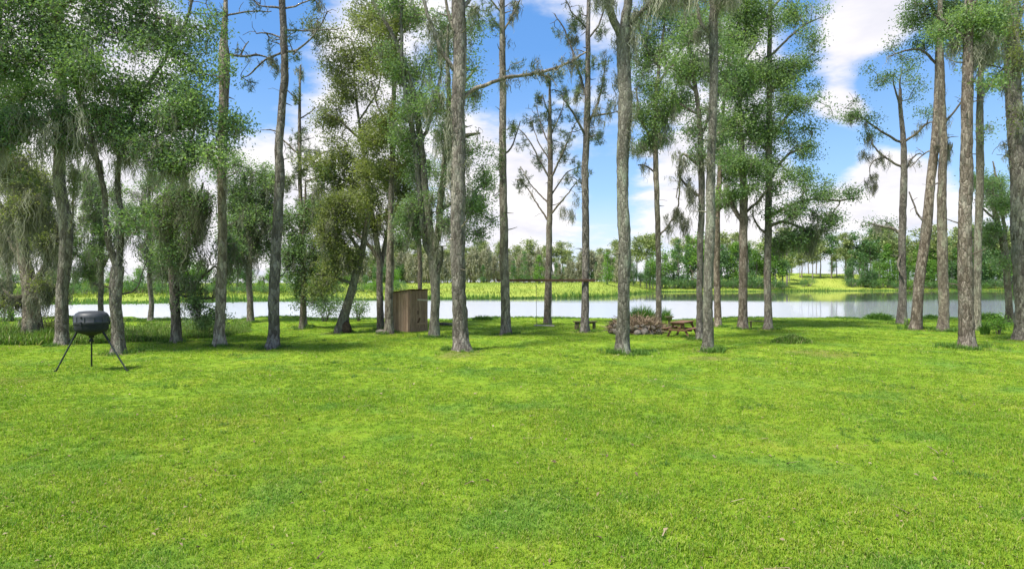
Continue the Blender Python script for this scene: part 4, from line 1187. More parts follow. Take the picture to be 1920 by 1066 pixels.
G('tall feathery tree with a slim straight trunk, right of the small garden bench', 617,
  [(1441, 617, 20), (1441, 580, 16), (1440, 500, 15), (1441, 430, 15), (1442, 300, 13), (1443, 150, 11), (1445, 0, 8), (1447, -150, 5), (1447, -250, 3)],
  limbs=[[(1441, 410, 7), (1475, 385, 6), (1520, 375, 5), (1565, 378, 4), (1598, 372, 2)], [(1442, 330, 6), (1480, 290, 5), (1525, 270, 3)], [(1443, 260, 6), (1485, 210, 5), (1525, 190, 3)], [(1443, 170, 5), (1485, 130, 4), (1530, 110, 2)], [(1444, 100, 5), (1490, 60, 4), (1530, 40, 2)], [(1442, 280, 5), (1410, 250, 4)], [(1443, 150, 5), (1405, 110, 4)],
         [(1441, 420, 7), (1478, 415, 6), (1515, 430, 5), (1530, 455, 3)], [(1445, 20, 5), (1490, -20, 4), (1540, -30, 2)], [(1441, 450, 5), (1420, 420, 4), (1410, 400, 2)]],
  blobs=[(1470, 40, 45, 45, .65, .62), (1505, 120, 38, 30, .5, .5), (1470, 110, 45, 40, .65, .55), (1495, 190, 45, 32, .55, .48), (1460, 200, 40, 40, .75, .5), (1520, 235, 35, 25, .38, .42), (1490, 275, 45, 32, .55, .45), (1450, 290, 40, 35, .85, .48), (1520, 25, 35, 25, .3, .42), (1420, 200, 40, 40, .7, .45), (1425, 120, 40, 40, .7, .5),
          (1545, 215, 20, 15, .2, .35), (1530, 160, 25, 18, .3, .42), (1505, 345, 40, 25, .7, .42), (1550, 368, 38, 20, .7, .42), (1490, 400, 38, 35, 1.0, .36), (1520, 440, 40, 30, 1.0, .34), (1475, 440, 30, 30, .8, .34), (1555, 430, 25, 22, .7, .35), (1460, 350, 35, 30, .6, .42), (1445, 40, 50, 50, .6, .6), (1447, -120, 70, 90, .6), (1535, 300, 20, 15, .25, .4)],
  moss=[(1500, 430, 40, 20, 34, 1.3, .36), (1528, 445, 12, 10, 16, 1.9, .2), (1470, 430, 20, 20, 14, 1.1, .36), (1550, 440, 20, 12, 10, 1.0, .34), (1420, 420, 14, 16, 8, .9, .4)], bark=BOAK, leaf=OAK, name='feathery_tree', seed=23, auto_moss=.06)
# ---- right-hand group
G('half-bare tree with crooked side limbs trailing moss, leftmost of the right-hand group', 608,
  [(1690, 608, 27), (1691, 580, 20), (1692, 520, 16), (1693, 440, 16), (1697, 330, 15), (1697, 260, 12), (1693, 200, 9), (1693, 165, 6)],
  limbs=[[(1695, 268, 6), (1670, 255, 5), (1643, 238, 4), (1612, 216, 3), (1590, 222, 1.5)], [(1696, 318, 6), (1680, 305, 5), (1660, 290, 4), (1640, 268, 3)], [(1698, 262, 6), (1712, 252, 5), (1727, 233, 4), (1742, 230, 2)], [(1696, 215, 4), (1683, 190, 4), (1670, 160, 3), (1668, 140, 1.5)], [(1697, 325, 5), (1715, 300, 4), (1740, 280, 3), (1752, 278, 2)],
          [(1660, 290, 3), (1645, 300, 3), (1640, 318, 2), (1650, 340, 1.5)], [(1692, 445, 7), (1678, 425, 6), (1665, 422, 5), (1640, 415, 3)], [(1694, 170, 4), (1690, 150, 3), (1692, 120, 1.5)], [(1692, 480, 5), (1682, 495, 5), (1686, 520, 4)], [(1612, 216, 2.5), (1608, 205, 2), (1590, 200, 1.5)]],
  blobs=[(1610, 215, 28, 14, .6, .3), (1640, 160, 22, 22, .4, .3), (1635, 240, 14, 16, .5, .3), (1725, 215, 18, 12, .5, .6), (1690, 140, 20, 22, .25, .35), (1620, 130, 14, 12, .25, .3), (1665, 420, 26, 10, .4, .35), (1645, 415, 20, 10, .5, .35), (1735, 160, 16, 22, .25, .35)],
  moss=[(1640, 275, 14, 10, 12, .9, .4), (1648, 325, 6, 8, 8, 1.1, .35), (1622, 285, 4, 6, 3, .7, .4), (1715, 250, 12, 8, 8, .6, .5), (1665, 297, 12, 6, 8, .8, .4), (1605, 225, 10, 6, 7, .7, .3), (1630, 240, 12, 6, 8, .8, .35), (1650, 350, 5, 8, 7, 1.0, .3), (1672, 430, 20, 8, 12, .7, .45), (1725, 300, 12, 8, 5, .6, .5)], bark=BOAK, leaf=OAK, name='bare_tree', seed=24, flare=.15)
G('brown trunk leaning right as it rises beside the half-bare tree', 617,
  [(1716, 617, 27), (1717, 585, 24), (1722, 520, 23), (1733, 440, 22), (1744, 330, 20), (1752, 250, 18), (1757, 170, 17), (1760, 90, 18), (1764, 20, 17), (1768, -100, 11), (1770, -220, 5)],
  limbs=[[(1757, 120, 6), (1730, 95, 5), (1700, 95, 4), (1670, 105, 2)], [(1762, 60, 7), (1735, 20, 6), (1710, -10, 4)], [(1745, 280, 4), (1735, 285, 3), (1712, 310, 2)], [(1738, 420, 5), (1722, 400, 4), (1712, 360, 3)], [(1768, -80, 7), (1820, -130, 4)]],
  blobs=[(1725, 40, 42, 35, .6, .42), (1755, 60, 40, 35, .85, .45), (1690, 80, 25, 20, .35, .38), (1700, 15, 35, 25, .35, .4), (1710, 105, 28, 18, .4, .38), (1780, 25, 45, 40, .9, .48), (1790, -100, 90, 70, .7), (1730, -60, 60, 50, .5)],
  moss=[(1765, 110, 10, 20, 12, .9, .6), (1765, 290, 8, 14, 7, .9, .5), (1750, 75, 20, 10, 8, .6, .55)], bark=BRED, leaf=OAK, name='leaning_tree', seed=25, auto_moss=.07)
G('grey-brown trunk standing upright just right of the leaning trunk', 620,
  [(1768, 620, 27), (1768, 590, 23), (1768, 520, 23), (1767, 440, 22), (1768, 330, 19), (1770, 260, 17), (1766, 170, 15), (1763, 100, 14), (1762, 0, 10), (1765, -100, 5)],
  limbs=[[(1768, 300, 6), (1782, 280, 5), (1786, 260, 3)], [(1770, 230, 5), (1795, 190, 4), (1815, 140, 2)], [(1768, 340, 4), (1752, 350, 3)], [(1763, 60, 6), (1800, 20, 4)]],
  blobs=[(1790, 140, 25, 30, .4, .4), (1800, 70, 40, 30, .7, .45), (1765, -70, 70, 60, .6)],
  moss=[(1780, 275, 9, 8, 12, 1.0, .4), (1772, 200, 8, 30, 8, .8, .55), (1795, 100, 20, 16, 12, .8, .6)], bark=BOAK, leaf=OAK, name='oak_tree', seed=26, auto_moss=.05)
G('big rough pine with reddish plated bark and long grass round its foot', 653,
  [(1812, 653, 42), (1812, 630, 35), (1813, 540, 33), (1808, 430, 30), (1811, 330, 28), (1813, 200, 25), (1818, 100, 22), (1822, 0, 19), (1825, -200, 12), (1825, -350, 5)],
  limbs=[[(1816, 140, 7), (1850, 90, 6), (1890, 60, 4)], [(1819, 80, 7), (1785, 40, 6), (1760, 20, 3)], [(1822, 10, 7), (1860, -30, 5), (1890, -60, 3)], [(1824, -120, 7), (1770, -180, 5)], [(1824, -150, 7), (1890, -210, 5)]],
  blobs=[(1820, 40, 50, 38, 1.1, .48), (1860, 55, 45, 35, 1.1, .45), (1790, 60, 40, 28, .9, .45), (1880, 20, 45, 40, 1.0, .45), (1835, 160, 30, 25, .6, .5), (1880, 130, 30, 35, .5, .5), (1780, -190, 90, 60, .7), (1890, -200, 90, 60, .7), (1825, -330, 110, 70, .7), (1850, -40, 80, 40, .8)],
  moss=[(1815, 90, 18, 14, 18, 1.0, .65), (1845, 90, 25, 12, 18, 1.2, .65), (1880, 90, 20, 16, 14, 1.2, .6)], bark=BRED, leaf=OAK, kind='oak', seed=27, stubs=5)
G('narrow grey trunk half hidden behind the right side of the big rough pine', 619,
  [(1832, 619, 20), (1833, 580, 17), (1834, 440, 17), (1838, 300, 17), (1839, 200, 15), (1842, 80, 10), (1845, -50, 6), (1846, -130, 3)],
  limbs=[[(1840, 190, 5), (1862, 160, 4), (1885, 160, 2)], [(1842, 90, 5), (1870, 50, 3)]],
  blobs=[(1865, 165, 28, 20, .5, .5), (1840, 240, 12, 30, .4, .62), (1846, -80, 60, 60, .6), (1850, 120, 25, 25, .6, .5)],
  moss=[(1850, 110, 16, 20, 14, 1.1, .62), (1838, 200, 8, 40, 8, .8, .6)], bark=BMOSS, leaf=OAK, name='oak_tree', seed=28, auto_moss=.1)
G('dark crooked oak with a leafy bent trunk behind the green weeds near the right edge', 606,
  [(1893, 606, 20), (1891, 570, 16), (1888, 520, 15), (1885, 470, 16), (1876, 430, 14), (1864, 390, 10), (1860, 340, 6)],
  limbs=[[(1885, 480, 9), (1893, 420, 8), (1896, 350, 6), (1892, 290, 3)], [(1870, 410, 6), (1850, 390, 4), (1840, 370, 2)], [(1889, 540, 5), (1905, 520, 4)]],
  blobs=[(1875, 330, 32, 30, 1.0, .5), (1862, 390, 30, 35, .9, .38), (1890, 380, 30, 40, .8, .42), (1868, 440, 22, 30, .8, .34), (1850, 350, 20, 25, .6, .5)],
  moss=[(1880, 440, 20, 30, 10, .9, .36)], bark=BOAK, leaf=OAK, name='dark_oak', seed=29, auto_moss=.1)
G('very thick ivy-hung trunk cut by the right edge of the photograph', 638,
  [(1920, 638, 48), (1918, 600, 41), (1914, 520, 38), (1911, 430, 37), (1908, 330, 37), (1903, 200, 36), (1901, 100, 34), (1900, 0, 30), (1900, -180, 20), (1900, -320, 8)],
  limbs=[[(1900, 60, 10), (1940, 0, 8), (1990, -40, 4)], [(1900, -60, 10), (1850, -120, 6)], [(1908, 300, 6), (1890, 290, 4)], [(1905, 215, 6), (1885, 208, 3)]],
  blobs=[(1900, 60, 30, 40, 1.0, .62), (1900, 150, 26, 50, .8, .72), (1895, 10, 40, 35, 1.0, .5), (1950, -20, 60, 60, .8), (1890, -150, 110, 80, .7), (1920, -280, 100, 70, .7), (1960, 120, 40, 50, .8, .5), (1895, 220, 18, 35, .5, .7)],
  moss=[(1900, 110, 20, 50, 26, 1.2, .6), (1895, 200, 15, 40, 14, .9, .6), (1890, 300, 6, 20, 6, .6, .5)], bark=BPINE, leaf=OAKY, name='ivy_clad_tree', seed=30, auto_moss=.1)
# ---- back row along the left shore
G('thin black-stemmed oak at the water seen between the feeder and the forked oak', 603,
  [(190, 603, 14), (190, 570, 12), (191, 520, 11), (190, 450, 10), (187, 380, 8), (190, 300, 5)],
  limbs=[[(190, 520, 6), (160, 480, 5), (140, 470, 3)], [(190, 500, 6), (215, 470, 5), (235, 460, 3)], [(189, 430, 5), (165, 390, 3)], [(191, 560, 5), (170, 530, 4)]],
  blobs=[(180, 480, 48, 36, .95, .4), (165, 420, 40, 40, .7, .5), (215, 430, 35, 40, .6, .4), (185, 350, 50, 50, .5, .45), (160, 510, 35, 25, .8, .35)],
  moss=[(180, 490, 50, 25, 40, 1.6, .4), (190, 400, 50, 40, 36, 1.8, .42), (160, 350, 40, 30, 20, 1.8, .48)], bark=BOAK, leaf=OAK, name='shore_oak', seed=31, auto_moss=.15, moss_len=1.2, group='back row oaks along the left shore')
G('shaggy shore oak with dark moss hanging over the water left of the bowed pine', 604,
  [(470, 604, 16), (469, 570, 13), (466, 520, 12), (468, 450, 11), (472, 390, 8), (470, 320, 5)],
  limbs=[[(467, 500, 7), (440, 450, 5), (425, 420, 3)], [(467, 480, 7), (495, 430, 5), (515, 400, 3)], [(470, 410, 5), (445, 370, 3)], [(471, 400, 5), (500, 350, 3)]],
  blobs=[(445, 390, 45, 45, .85, .36), (490, 400, 40, 50, .85, .34), (470, 340, 50, 40, .7, .4), (455, 460, 40, 40, .7, .34), (500, 470, 30, 45, .6, .34), (440, 310, 40, 35, .6, .5)],
  moss=[(450, 420, 45, 40, 60, 2.2, .3), (490, 430, 35, 45, 50, 2.2, .28), (470, 350, 50, 30, 40, 2.0, .36), (440, 500, 25, 25, 16, 1.6, .26)], bark=BOAK, leaf=OAK, name='shore_oak', seed=32, auto_moss=.15, moss_len=1.4, group='back row oaks along the left shore')
G('grey shore oak with drooping moss behind, right of the forked live oak', 603,
  [(282, 603, 13), (283, 570, 11), (281, 520, 10), (285, 450, 9), (280, 380, 7), (284, 310, 4)],
  limbs=[[(283, 500, 6), (255, 460, 4)], [(283, 480, 6), (310, 440, 4), (325, 420, 2)], [(281, 400, 5), (260, 360, 3)]],
  blobs=[(270, 410, 40, 45, .55, .5), (305, 430, 35, 40, .5, .42), (285, 350, 45, 40, .5, .45), (260, 470, 28, 30, .6, .5)],
  moss=[(270, 430, 35, 40, 36, 1.9, .42), (305, 450, 30, 40, 30, 1.9, .36), (285, 360, 40, 30, 28, 2.0, .45)], bark=BOAK, leaf=OAK, name='shore_oak', seed=33, auto_moss=.2, moss_len=1.2, group='back row oaks along the left shore')
G('pale mossy shore tree behind the squat moss-shrouded oak at the left edge', 602,
  [(20, 602, 14), (22, 560, 12), (18, 500, 11), (24, 430, 9), (20, 350, 6), (22, 290, 4)],
  limbs=[[(20, 500, 6), (-15, 460, 4)], [(21, 480, 6), (60, 440, 4)], [(22, 420, 5), (90, 390, 3)], [(22, 420, 5), (-20, 380, 3)]],
  blobs=[(0, 430, 50, 50, .6, .55), (70, 410, 50, 50, .6, .55), (110, 480, 40, 50, .5, .55), (30, 350, 60, 50, .5, .5), (90, 330, 50, 40, .5, .55)],
  moss=[(0, 430, 50, 50, 40, 2.0, .55), (80, 420, 45, 50, 40, 2.0, .55), (30, 350, 60, 40, 36, 2.0, .55), (120, 500, 30, 40, 20, 1.4, .45)], bark=BMOSS, leaf=OAKY, name='shore_oak', seed=34, auto_moss=.2, moss_len=1.3, group='back row oaks along the left shore')
G('thin black trunk rising behind the right half of the brown shed roof', 606,
  [(787, 606, 11), (787, 570, 10), (788, 500, 9), (786, 430, 8), (789, 370, 6), (786, 300, 4)],
  limbs=[[(787, 450, 5), (765, 415, 4)], [(787, 440, 5), (810, 400, 4)]],
  blobs=[(770, 400, 35, 40, .8, .36), (805, 380, 35, 45, .8, .4), (785, 320, 40, 40, .7, .42), (750, 450, 30, 30, .6, .36)],
  moss=[(770, 420, 30, 30, 22, 1.5, .34), (805, 410, 25, 30, 16, 1.5, .4)], bark=BOAK, leaf=OAK, name='shore_oak', seed=35, auto_moss=.15, group='back row oaks along the left shore')


# ------------------------------------------------------------------ shrubs and plants
def shrub(label, px, by, w, h, leaf, seed, name='shrub', cat='shrub', per=900, ls=.10, tint=.45, group=None, stems=9):
    rg = np.random.default_rng(3000 + seed)
    D = dist(by)
    mpp = D / FPX
    B = np.array([(px - HX) * mpp, D, 0])
    B[2] = float(hgt(B[0], B[1])) if D < 60 else 0
    root = thing(name, label, cat, tuple(B), group=group)
    Wm, Hm = w * mpp * 0.5, h * mpp
    st = Geo()
    ends = []
    for k in range(stems):
        a = rg.uniform(0, 6.283)
        r = Wm * math.sqrt(rg.uniform()) * 0.9
        e = np.array([math.cos(a) * r, math.sin(a) * r * .8, Hm * rg.uniform(.45, 1.0) * (1 - 0.35 * (r / Wm) ** 2)])
        P = np.array([[e[0] * .1, e[1] * .1, -.05], [e[0] * .45, e[1] * .45, e[2] * .6], e])
        V, F = tube(catmull(P, .2), np.linspace(.025, .006, len(catmull(P, .2))), 5, rg)
        st.add(V, F)
        ends += [e, P[1] * .4 + e * .6, P[1]]
    st.build('stems', BOAK, root, smooth=True)
    E = np.array(ends)
    C = E[rg.integers(0, len(E), per)] + rg.normal(size=(per, 3)) * np.array([Wm * .26, Wm * .24, Hm * .13])
    C[:, 2] = np.clip(C[:, 2], 0.03, None)
    g = Geo()
    leaves(g, C, ls, rg, np.clip(rg.normal(tint, .17, per), 0, 1))
    tag(g.build('foliage', leaf, root), kind='stuff')
    return root


shrub('dark green bush at the water edge left of the leaning hollow oak', 608, 603, 80, 66, OAK, 1, per=2600, tint=.35)
shrub('rounded mid-green bush behind the foot of the leaning oak, close to its right side', 672, 602, 50, 50, OAK, 2, per=1300, tint=.4)
shrub('low dark trailing bush between the low-forking oak and the dead-boughed pine', 380, 628, 70, 40, OAK, 3, per=1600, tint=.4)
shrub('upright weedy sapling growing behind the tripod feeder at the foot of the tall grey pine', 90, 632, 50, 45, OAKY, 4, per=700, tint=.7, name='sapling', cat='sapling')
shrub('leafy green weeds growing at the foot of the ivy-hung trunk on the right edge', 1872, 626, 56, 34, FLEAF, 5, per=900, ls=.085, tint=.55, name='weed_clump', cat='plant')
shrub('small bright green sprig beside the foot of the leaning brown trunk', 1700, 615, 12, 22, FLEAF, 6, per=140, ls=.07, tint=.6, name='sprig', cat='plant', stems=5)
shrub('bright dense bush on the bank at the far left behind the mossy oaks', 8, 603, 60, 40, FLEAF, 7, per=900, tint=.4)


def grass_clump(name, label, px, by, w, h, seed, mat=REED, n=420, cat='grass clump', bw=.03, lean=.25):
    """upright blades growing from one footprint"""
    rg = np.random.default_rng(4000 + seed)
    D = dist(by)
    mpp = D / FPX
    X = (px - HX) * mpp
    B = np.array([X, D, float(hgt(X, D))])
    Wm, Hm = w * mpp * .5, h * mpp
    a, r = rg.uniform(0, 6.283, n), np.sqrt(rg.uniform(size=n))
    b0 = np.stack([np.cos(a) * r * Wm * .85, np.sin(a) * r * Wm * .5, np.full(n, -.03)], 1)
    b0[:, 2] += hgt(b0[:, 0] + X, b0[:, 1] + D) - B[2]
    ln = Hm * rg.uniform(.55, 1.08, n) * (1 - .55 * r ** 2)
    d = np.stack([np.cos(a) * r, np.sin(a) * r, np.zeros(n)], 1) * .35 + rg.normal(size=(n, 3)) * np.array([1, 1, 0]) * lean
    s = unit(np.cross(d + np.array([0, 0, 1]), rg.normal(size=(n, 3)))) * bw * .5
    up = np.array([0, 0, 1.0])
    m = b0 + (up * .62 + d * .22) * ln[:, None]
    t = b0 + (up * (1 - .25 * np.linalg.norm(d, axis=1))[:, None] + d * .75) * ln[:, None]
    g = Geo()
    tn = np.clip(rg.normal(.5, .22, n), 0, 1)
    V = np.stack([b0 - s, b0 + s, m + s * .8, m - s * .8], 1).reshape(-1, 3)
    g.add(V, np.arange(4 * n).reshape(n, 4), tn)
    V = np.stack([m - s * .8, m + s * .8, t], 1).reshape(-1, 3)
    g.add(V, np.arange(3 * n).reshape(n, 3), tn)
    o = g.build(name, mat, None, tuple(B))
    return tag(o, label, cat)


grass_clump('reed_clump', 'tall green reeds at the water edge behind the brush pile', 1205, 600, 66, 38, 1, n=700, cat='reeds')
grass_clump('reed_clump', 'smaller tuft of green reeds just right of the thin dark pine trunk', 1248, 600, 26, 32, 2, n=300, cat='reeds')
grass_clump('grass_clump', 'rounded bright green grass hummock at the water edge left of the half-bare tree', 1648, 597, 60, 19, 3, n=900, bw=.05, lean=.5)
grass_clump('grass_clump', 'small bright grass hummock at the water between the leaning trunk and big rough pine', 1745, 597, 40, 12, 4, n=380, bw=.05, lean=.5)
grass_clump('grass_clump', 'rounded grass hummock at the water edge just right of the big rough pine', 1852, 600, 52, 20, 5, n=700, bw=.05, lean=.5)
grass_clump('grass_clump', 'low ragged tuft of dark grass at the shore between the mid-lawn pine and the swing', 905, 600, 48, 13, 6, n=300, bw=.04, lean=.4)
grass_clump('grass_clump', 'upright green tuft beside the weeds near the right edge', 1847, 628, 18, 34, 7, n=200, bw=.03)
grass_clump('grass_clump', 'tall weedy grass at the foot of the grey pine behind the feeder', 85, 640, 60, 34, 8, mat=WEED, n=500, bw=.03, lean=.35)

co_ = np.zeros(len(ground.data.vertices) * 3, np.float32)
ground.data.vertices.foreach_get('co', co_)
co_ = co_.reshape(-1, 3)
worn = np.zeros(len(co_))
for (x, y, r_, sd) in TRUNK_SPOTS:
    worn = np.maximum(worn, np.exp(-((co_[:, 0] - x) ** 2 + (co_[:, 1] - y) ** 2) / (r_ + .75) ** 2))
at_ = ground.data.attributes.new('worn', 'FLOAT', 'POINT')
at_.data.foreach_set('value', worn.astype(np.float32))

# unmown grass left round every trunk, and rough growth along the ditch at the left
rg = np.random.default_rng(21)
P, S_, K_ = [], [], []
for (x, y, r, sd) in TRUNK_SPOTS:
    big = {17: 1.5, 27: 1.6, 19: 1.3, 25: 1.3, 26: 1.3}.get(sd, 1.0)
    n = int((50 + 90 * r) * (1.2 * big if big > 1 else 1))
    a = rg.uniform(0, 6.283, n)
    keep_ = rg.uniform(size=n) < .45 + .55 * np.cos(a * 2 + sd) * np.cos(a - sd * 1.7)
    a = a[keep_]
    n = len(a)
    rr = r * 1.1 + np.abs(rg.normal(size=n)) * (0.10 + 0.13 * big)
    P.append(np.column_stack([x + np.cos(a) * rr + (big > 1) * 0.18 * rg.uniform(size=n), y + np.sin(a) * rr * .9]))
    s = rg.uniform(.45, 1.15, n) * (0.75 if big == 1 else .95)
    S_.append(s)
    K_.append(rg.integers(0, 2, n))
P = np.concatenate(P)
s = np.concatenate(S_)
P = np.column_stack([P, hgt(P[:, 0], P[:, 1]) - .01])
scatter('tall_grass', P, np.column_stack([s * 1.2, s * 1.2, s]), np.concatenate(K_), TALL, rg)

n = 9000
px = rg.uniform(-120, 470, n)
base = np.interp(px, [-120, 60, 250, 330, 420, 470], [648, 646, 642, 637, 632, 622])
py = base - np.abs(rg.normal(size=n)) * 13
py = np.clip(py, 599, 700)
D = EYE * FPX / (py - HY)
x = (px - HX) / FPX * D
s = rg.uniform(.6, 1.5, n) * np.interp(px, [0, 200, 330, 470], [1.0, .8, .75, .5])
P = np.column_stack([x, D, hgt(x, D) - .01])
scatter('weeds', P, np.column_stack([s * 1.2, s * 1.2, s]), rg.choice(3, n, p=[.45, .4, .15]), WEEDT, rg, tilt=.2)

# rank tufts the mower passed by, out on the open lawn
P, S_ = [], []
for k in range(46):
    cy = rg.uniform(6.5, 30)
    cx = rg.uniform(-.8, .8) * cy
    m_ = int(rg.integers(4, 16))
    P.append(np.column_stack([cx + rg.normal(size=m_) * .22, cy + rg.normal(size=m_) * .18]))
    S_.append(rg.uniform(.25, .5, m_) * (1.0 if cy > 12 else .8))
P = np.concatenate(P)
s = np.concatenate(S_)
scatter('rank_grass', np.column_stack([P, hgt(P[:, 0], P[:, 1]) - .01]), np.column_stack([s * 1.3, s * 1.3, s * .8]), rg.integers(0, 2, len(P)), TALL, rg, tilt=.25)
# fallen leaves, needles and bits of bark, thickest below the trees
xs, ys = [], []
for (x, y, r_, sd) in TRUNK_SPOTS:
    m_ = 60
    a = rg.uniform(0, 6.283, m_)
    q = r_ + np.abs(rg.normal(size=m_)) * 1.5
    xs.append(x + np.cos(a) * q)
    ys.append(y + np.sin(a) * q)
m_ = 650
yy = rg.uniform(5, 26, m_)
xs.append(rg.uniform(-.85, .85, m_) * yy)
ys.append(yy)
x, y = np.concatenate(xs), np.concatenate(ys)
C = np.column_stack([x, y, hgt(x, y) + .035])
g = Geo()
leaves(g, C, .06, rg, np.clip(rg.normal(.6, .25, len(x)), 0, 1), .5, up=2.5)
a = rg.uniform(0, 6.283, 420)
k_ = rg.integers(0, len(x), 420)
d_ = np.stack([np.cos(a), np.sin(a), rg.normal(size=420) * .08], 1) * rg.uniform(.08, .3, 420)[:, None]
s_ = np.stack([-np.sin(a), np.cos(a), np.zeros(420)], 1) * .006
c0 = C[k_] + np.array([0, 0, .01])
g.add(np.stack([c0 - s_, c0 + s_, c0 + d_ + s_, c0 + d_ - s_], 1).reshape(-1, 3), np.arange(1680).reshape(420, 4), rg.uniform(size=420))
tag(g.build('fallen_leaves', TWIGS), kind='stuff')

# ragged fringe of grass along the near bank of the lake
n = 5200
x = rg.uniform(-42, 44, n)
y = 43.4 + 0.35 * np.sin(x * 0.4) + rg.normal(size=n) * .6
s = rg.uniform(.3, .8, n) * (0.7 + 0.4 * np.sin(x * .7) * np.sin(x * .23))
scatter('bank_grass', np.column_stack([x, y, hgt(x, y) - .01]), np.column_stack([s * 1.3, s * 1.3, s]), rg.integers(0, 2, n), TALL, rg)

# ------------------------------------------------------------------ grass-grown mound
D = dist(643)
mx = (1486 - HX) / FPX * D
mound = thing('grass_mound', 'small dark grassy mound on the lawn in front of the small right-hand bench', 'mound', (mx, D, float(hgt(mx, D))))
th = np.linspace(0, 2 * np.pi, 28, endpoint=False)
V, F = [], []
for k in range(9):
    f = k / 8
    V += [[math.cos(t) * .62 * f * (1 + .12 * math.sin(3 * t + 1)), math.sin(t) * .5 * f * (1 + .1 * math.sin(2 * t)), 0.20 * (math.cos(f * math.pi) * .5 + .5) - .01 * (f > .95) + .012 * math.sin(5 * t + 3 * k)] for t in th]
for k in range(8):
    for i in range(28):
        F.append([k * 28 + i, k * 28 + (i + 1) % 28, (k + 1) * 28 + (i + 1) % 28, (k + 1) * 28 + i])
link('soil', np_mesh('soil', np.array(V), [np.array(F)], None, True), DIRTM, mound)
a = rg.uniform(0, 6.283, 230)
f = np.sqrt(rg.uniform(size=230))
sp = np.column_stack([np.cos(a) * f * .66, np.sin(a) * f * .52, 0.20 * (np.cos(np.minimum(f, 1) * np.pi) * .5 + .5) - .03])
s = rg.uniform(.5, 1.1, 230)
scatter('mound_grass', sp, np.column_stack([s * 1.3, s * 1.3, s * .8]), rg.integers(0, 2, 230), WEEDT[:2], rg, parent=mound)

# ------------------------------------------------------------------ tripod game feeder
D = 17.85
fx = (171.5 - HX) / FPX * D
fz = float(hgt(fx, D))
feeder = thing('game_feeder', 'dark grey barrel-shaped game feeder standing on three splayed legs on the lawn', 'feeder', (fx, D, fz), 0)
m = D / FPX
zz_ = lambda py: EYE - (py - HY) * m - fz
hop = lathe('hopper', feeder, [(.0, zz_(634)), (0.063, zz_(633)), (0.071, zz_(629)), (0.168, zz_(626.5)), (0.336, zz_(622.5)), (0.399, zz_(619)), (0.417, zz_(615)), (0.424, zz_(609)), (0.424, zz_(608)), (0.437, zz_(607)), (0.437, zz_(605)), (0.420, zz_(604.4)), (0.412, zz_(604))], POLYB, 48)
lid = lathe('lid', feeder, [(0.425, zz_(604.6)), (0.440, zz_(604.3)), (0.440, zz_(602.8)), (0.430, zz_(602)), (0.430, zz_(594)), (0.424, zz_(591.5)), (0.382, zz_(587)), (0.361, zz_(586)), (0.344, zz_(585.6)), (0.302, zz_(583.6)), (0.168, zz_(582.6)), (.0, zz_(582.3))], POLY, 48)
for k in range(12):   # moulded ribs round the lid's shoulder
    a = k * math.pi / 6 + .2
    b = board('rib', lid, (.03, .014, .15), (math.cos(a) * .430, math.sin(a) * .430, zz_(597.5)), POLY, (0, 0, a), .005)
for k in range(3):
    a = -math.pi / 2 + k * 2 * math.pi / 3
    lt = board('latch', feeder, (.05, .03, .11), (math.cos(a) * .445, math.sin(a) * .445, zz_(605)), POLYB, (0, 0, a + math.pi / 2), .006)
board('knob', feeder, (.045, .03, .05), (0, -.437, zz_(593.5)), POLYB, (0, 0, 0), .01)
lathe('spinner', feeder, [(.0, zz_(640)), (.05, zz_(640)), (.055, zz_(639.5)), (.055, zz_(636)), (.03, zz_(634)), (.03, zz_(631))], POLYB, 20)
feet = [(-.79, -.35), (1.12, -.12), (-.44, .66)]
for (lx, ly) in feet:
    dv = np.array([lx, ly])
    u2 = dv / np.linalg.norm(dv)
    top = np.array([u2[0] * .34, u2[1] * .34, zz_(620)])
    hgz = float(hgt(fx + lx, D + ly)) - fz
    lg = rod('leg', feeder, top, (lx, ly, hgz - .03), .022, LEGM, 10)
    rod('sleeve', lg, top + (np.array([lx, ly, 0]) - top) * -.02, top + (np.array([lx, ly, hgz]) - top) * .22, .028, POLYB, 10)
    rod('foot', lg, np.array([lx, ly, hgz + .05]), np.array([lx, ly, hgz - .01]), .027, POLYB, 10)

# ------------------------------------------------------------------ brown board shed (privy)
D = dist(622.5)
sx = (766 - HX) / FPX * D
sz = float(hgt(sx, D))
mm = D / FPX
# local axes: corner nearest the camera at the origin; side wall runs back-left, door wall runs back-right
aL, aR = R(180 - 32), R(42)
shed = thing('board_shed', 'narrow brown board shed with a slanted roof standing between the mossy oaks', 'shed', (sx, D, sz))
uL = np.array([math.cos(aL), math.sin(aL), 0])
uR = np.array([math.cos(aR), math.sin(aR), 0])
LW, RW, HT = 1.36, 1.16, 2.12


def wall_boards(u, length, nb, h0, h1, start, mat, skip=None):
    out = []
    wdt = length / nb
    ang = math.atan2(u[1], u[0])
    for k in range(nb):
        if skip and skip(k):
            out.append(None)
            continue
        f = (k + .5) / nb
        h = h0 + (h1 - h0) * f - rng.uniform(0, .03)
        c = start + u * (f * length)
        nrm = np.array([u[1], -u[0], 0]) * rng.uniform(-.006, .006)
        out.append(board('plank', shed, (wdt - .012, .024, h), tuple(c + nrm + np.array([0, 0, h / 2 + .02])), mat, (0, R(rng.normal() * .25), ang), .004))
    return out


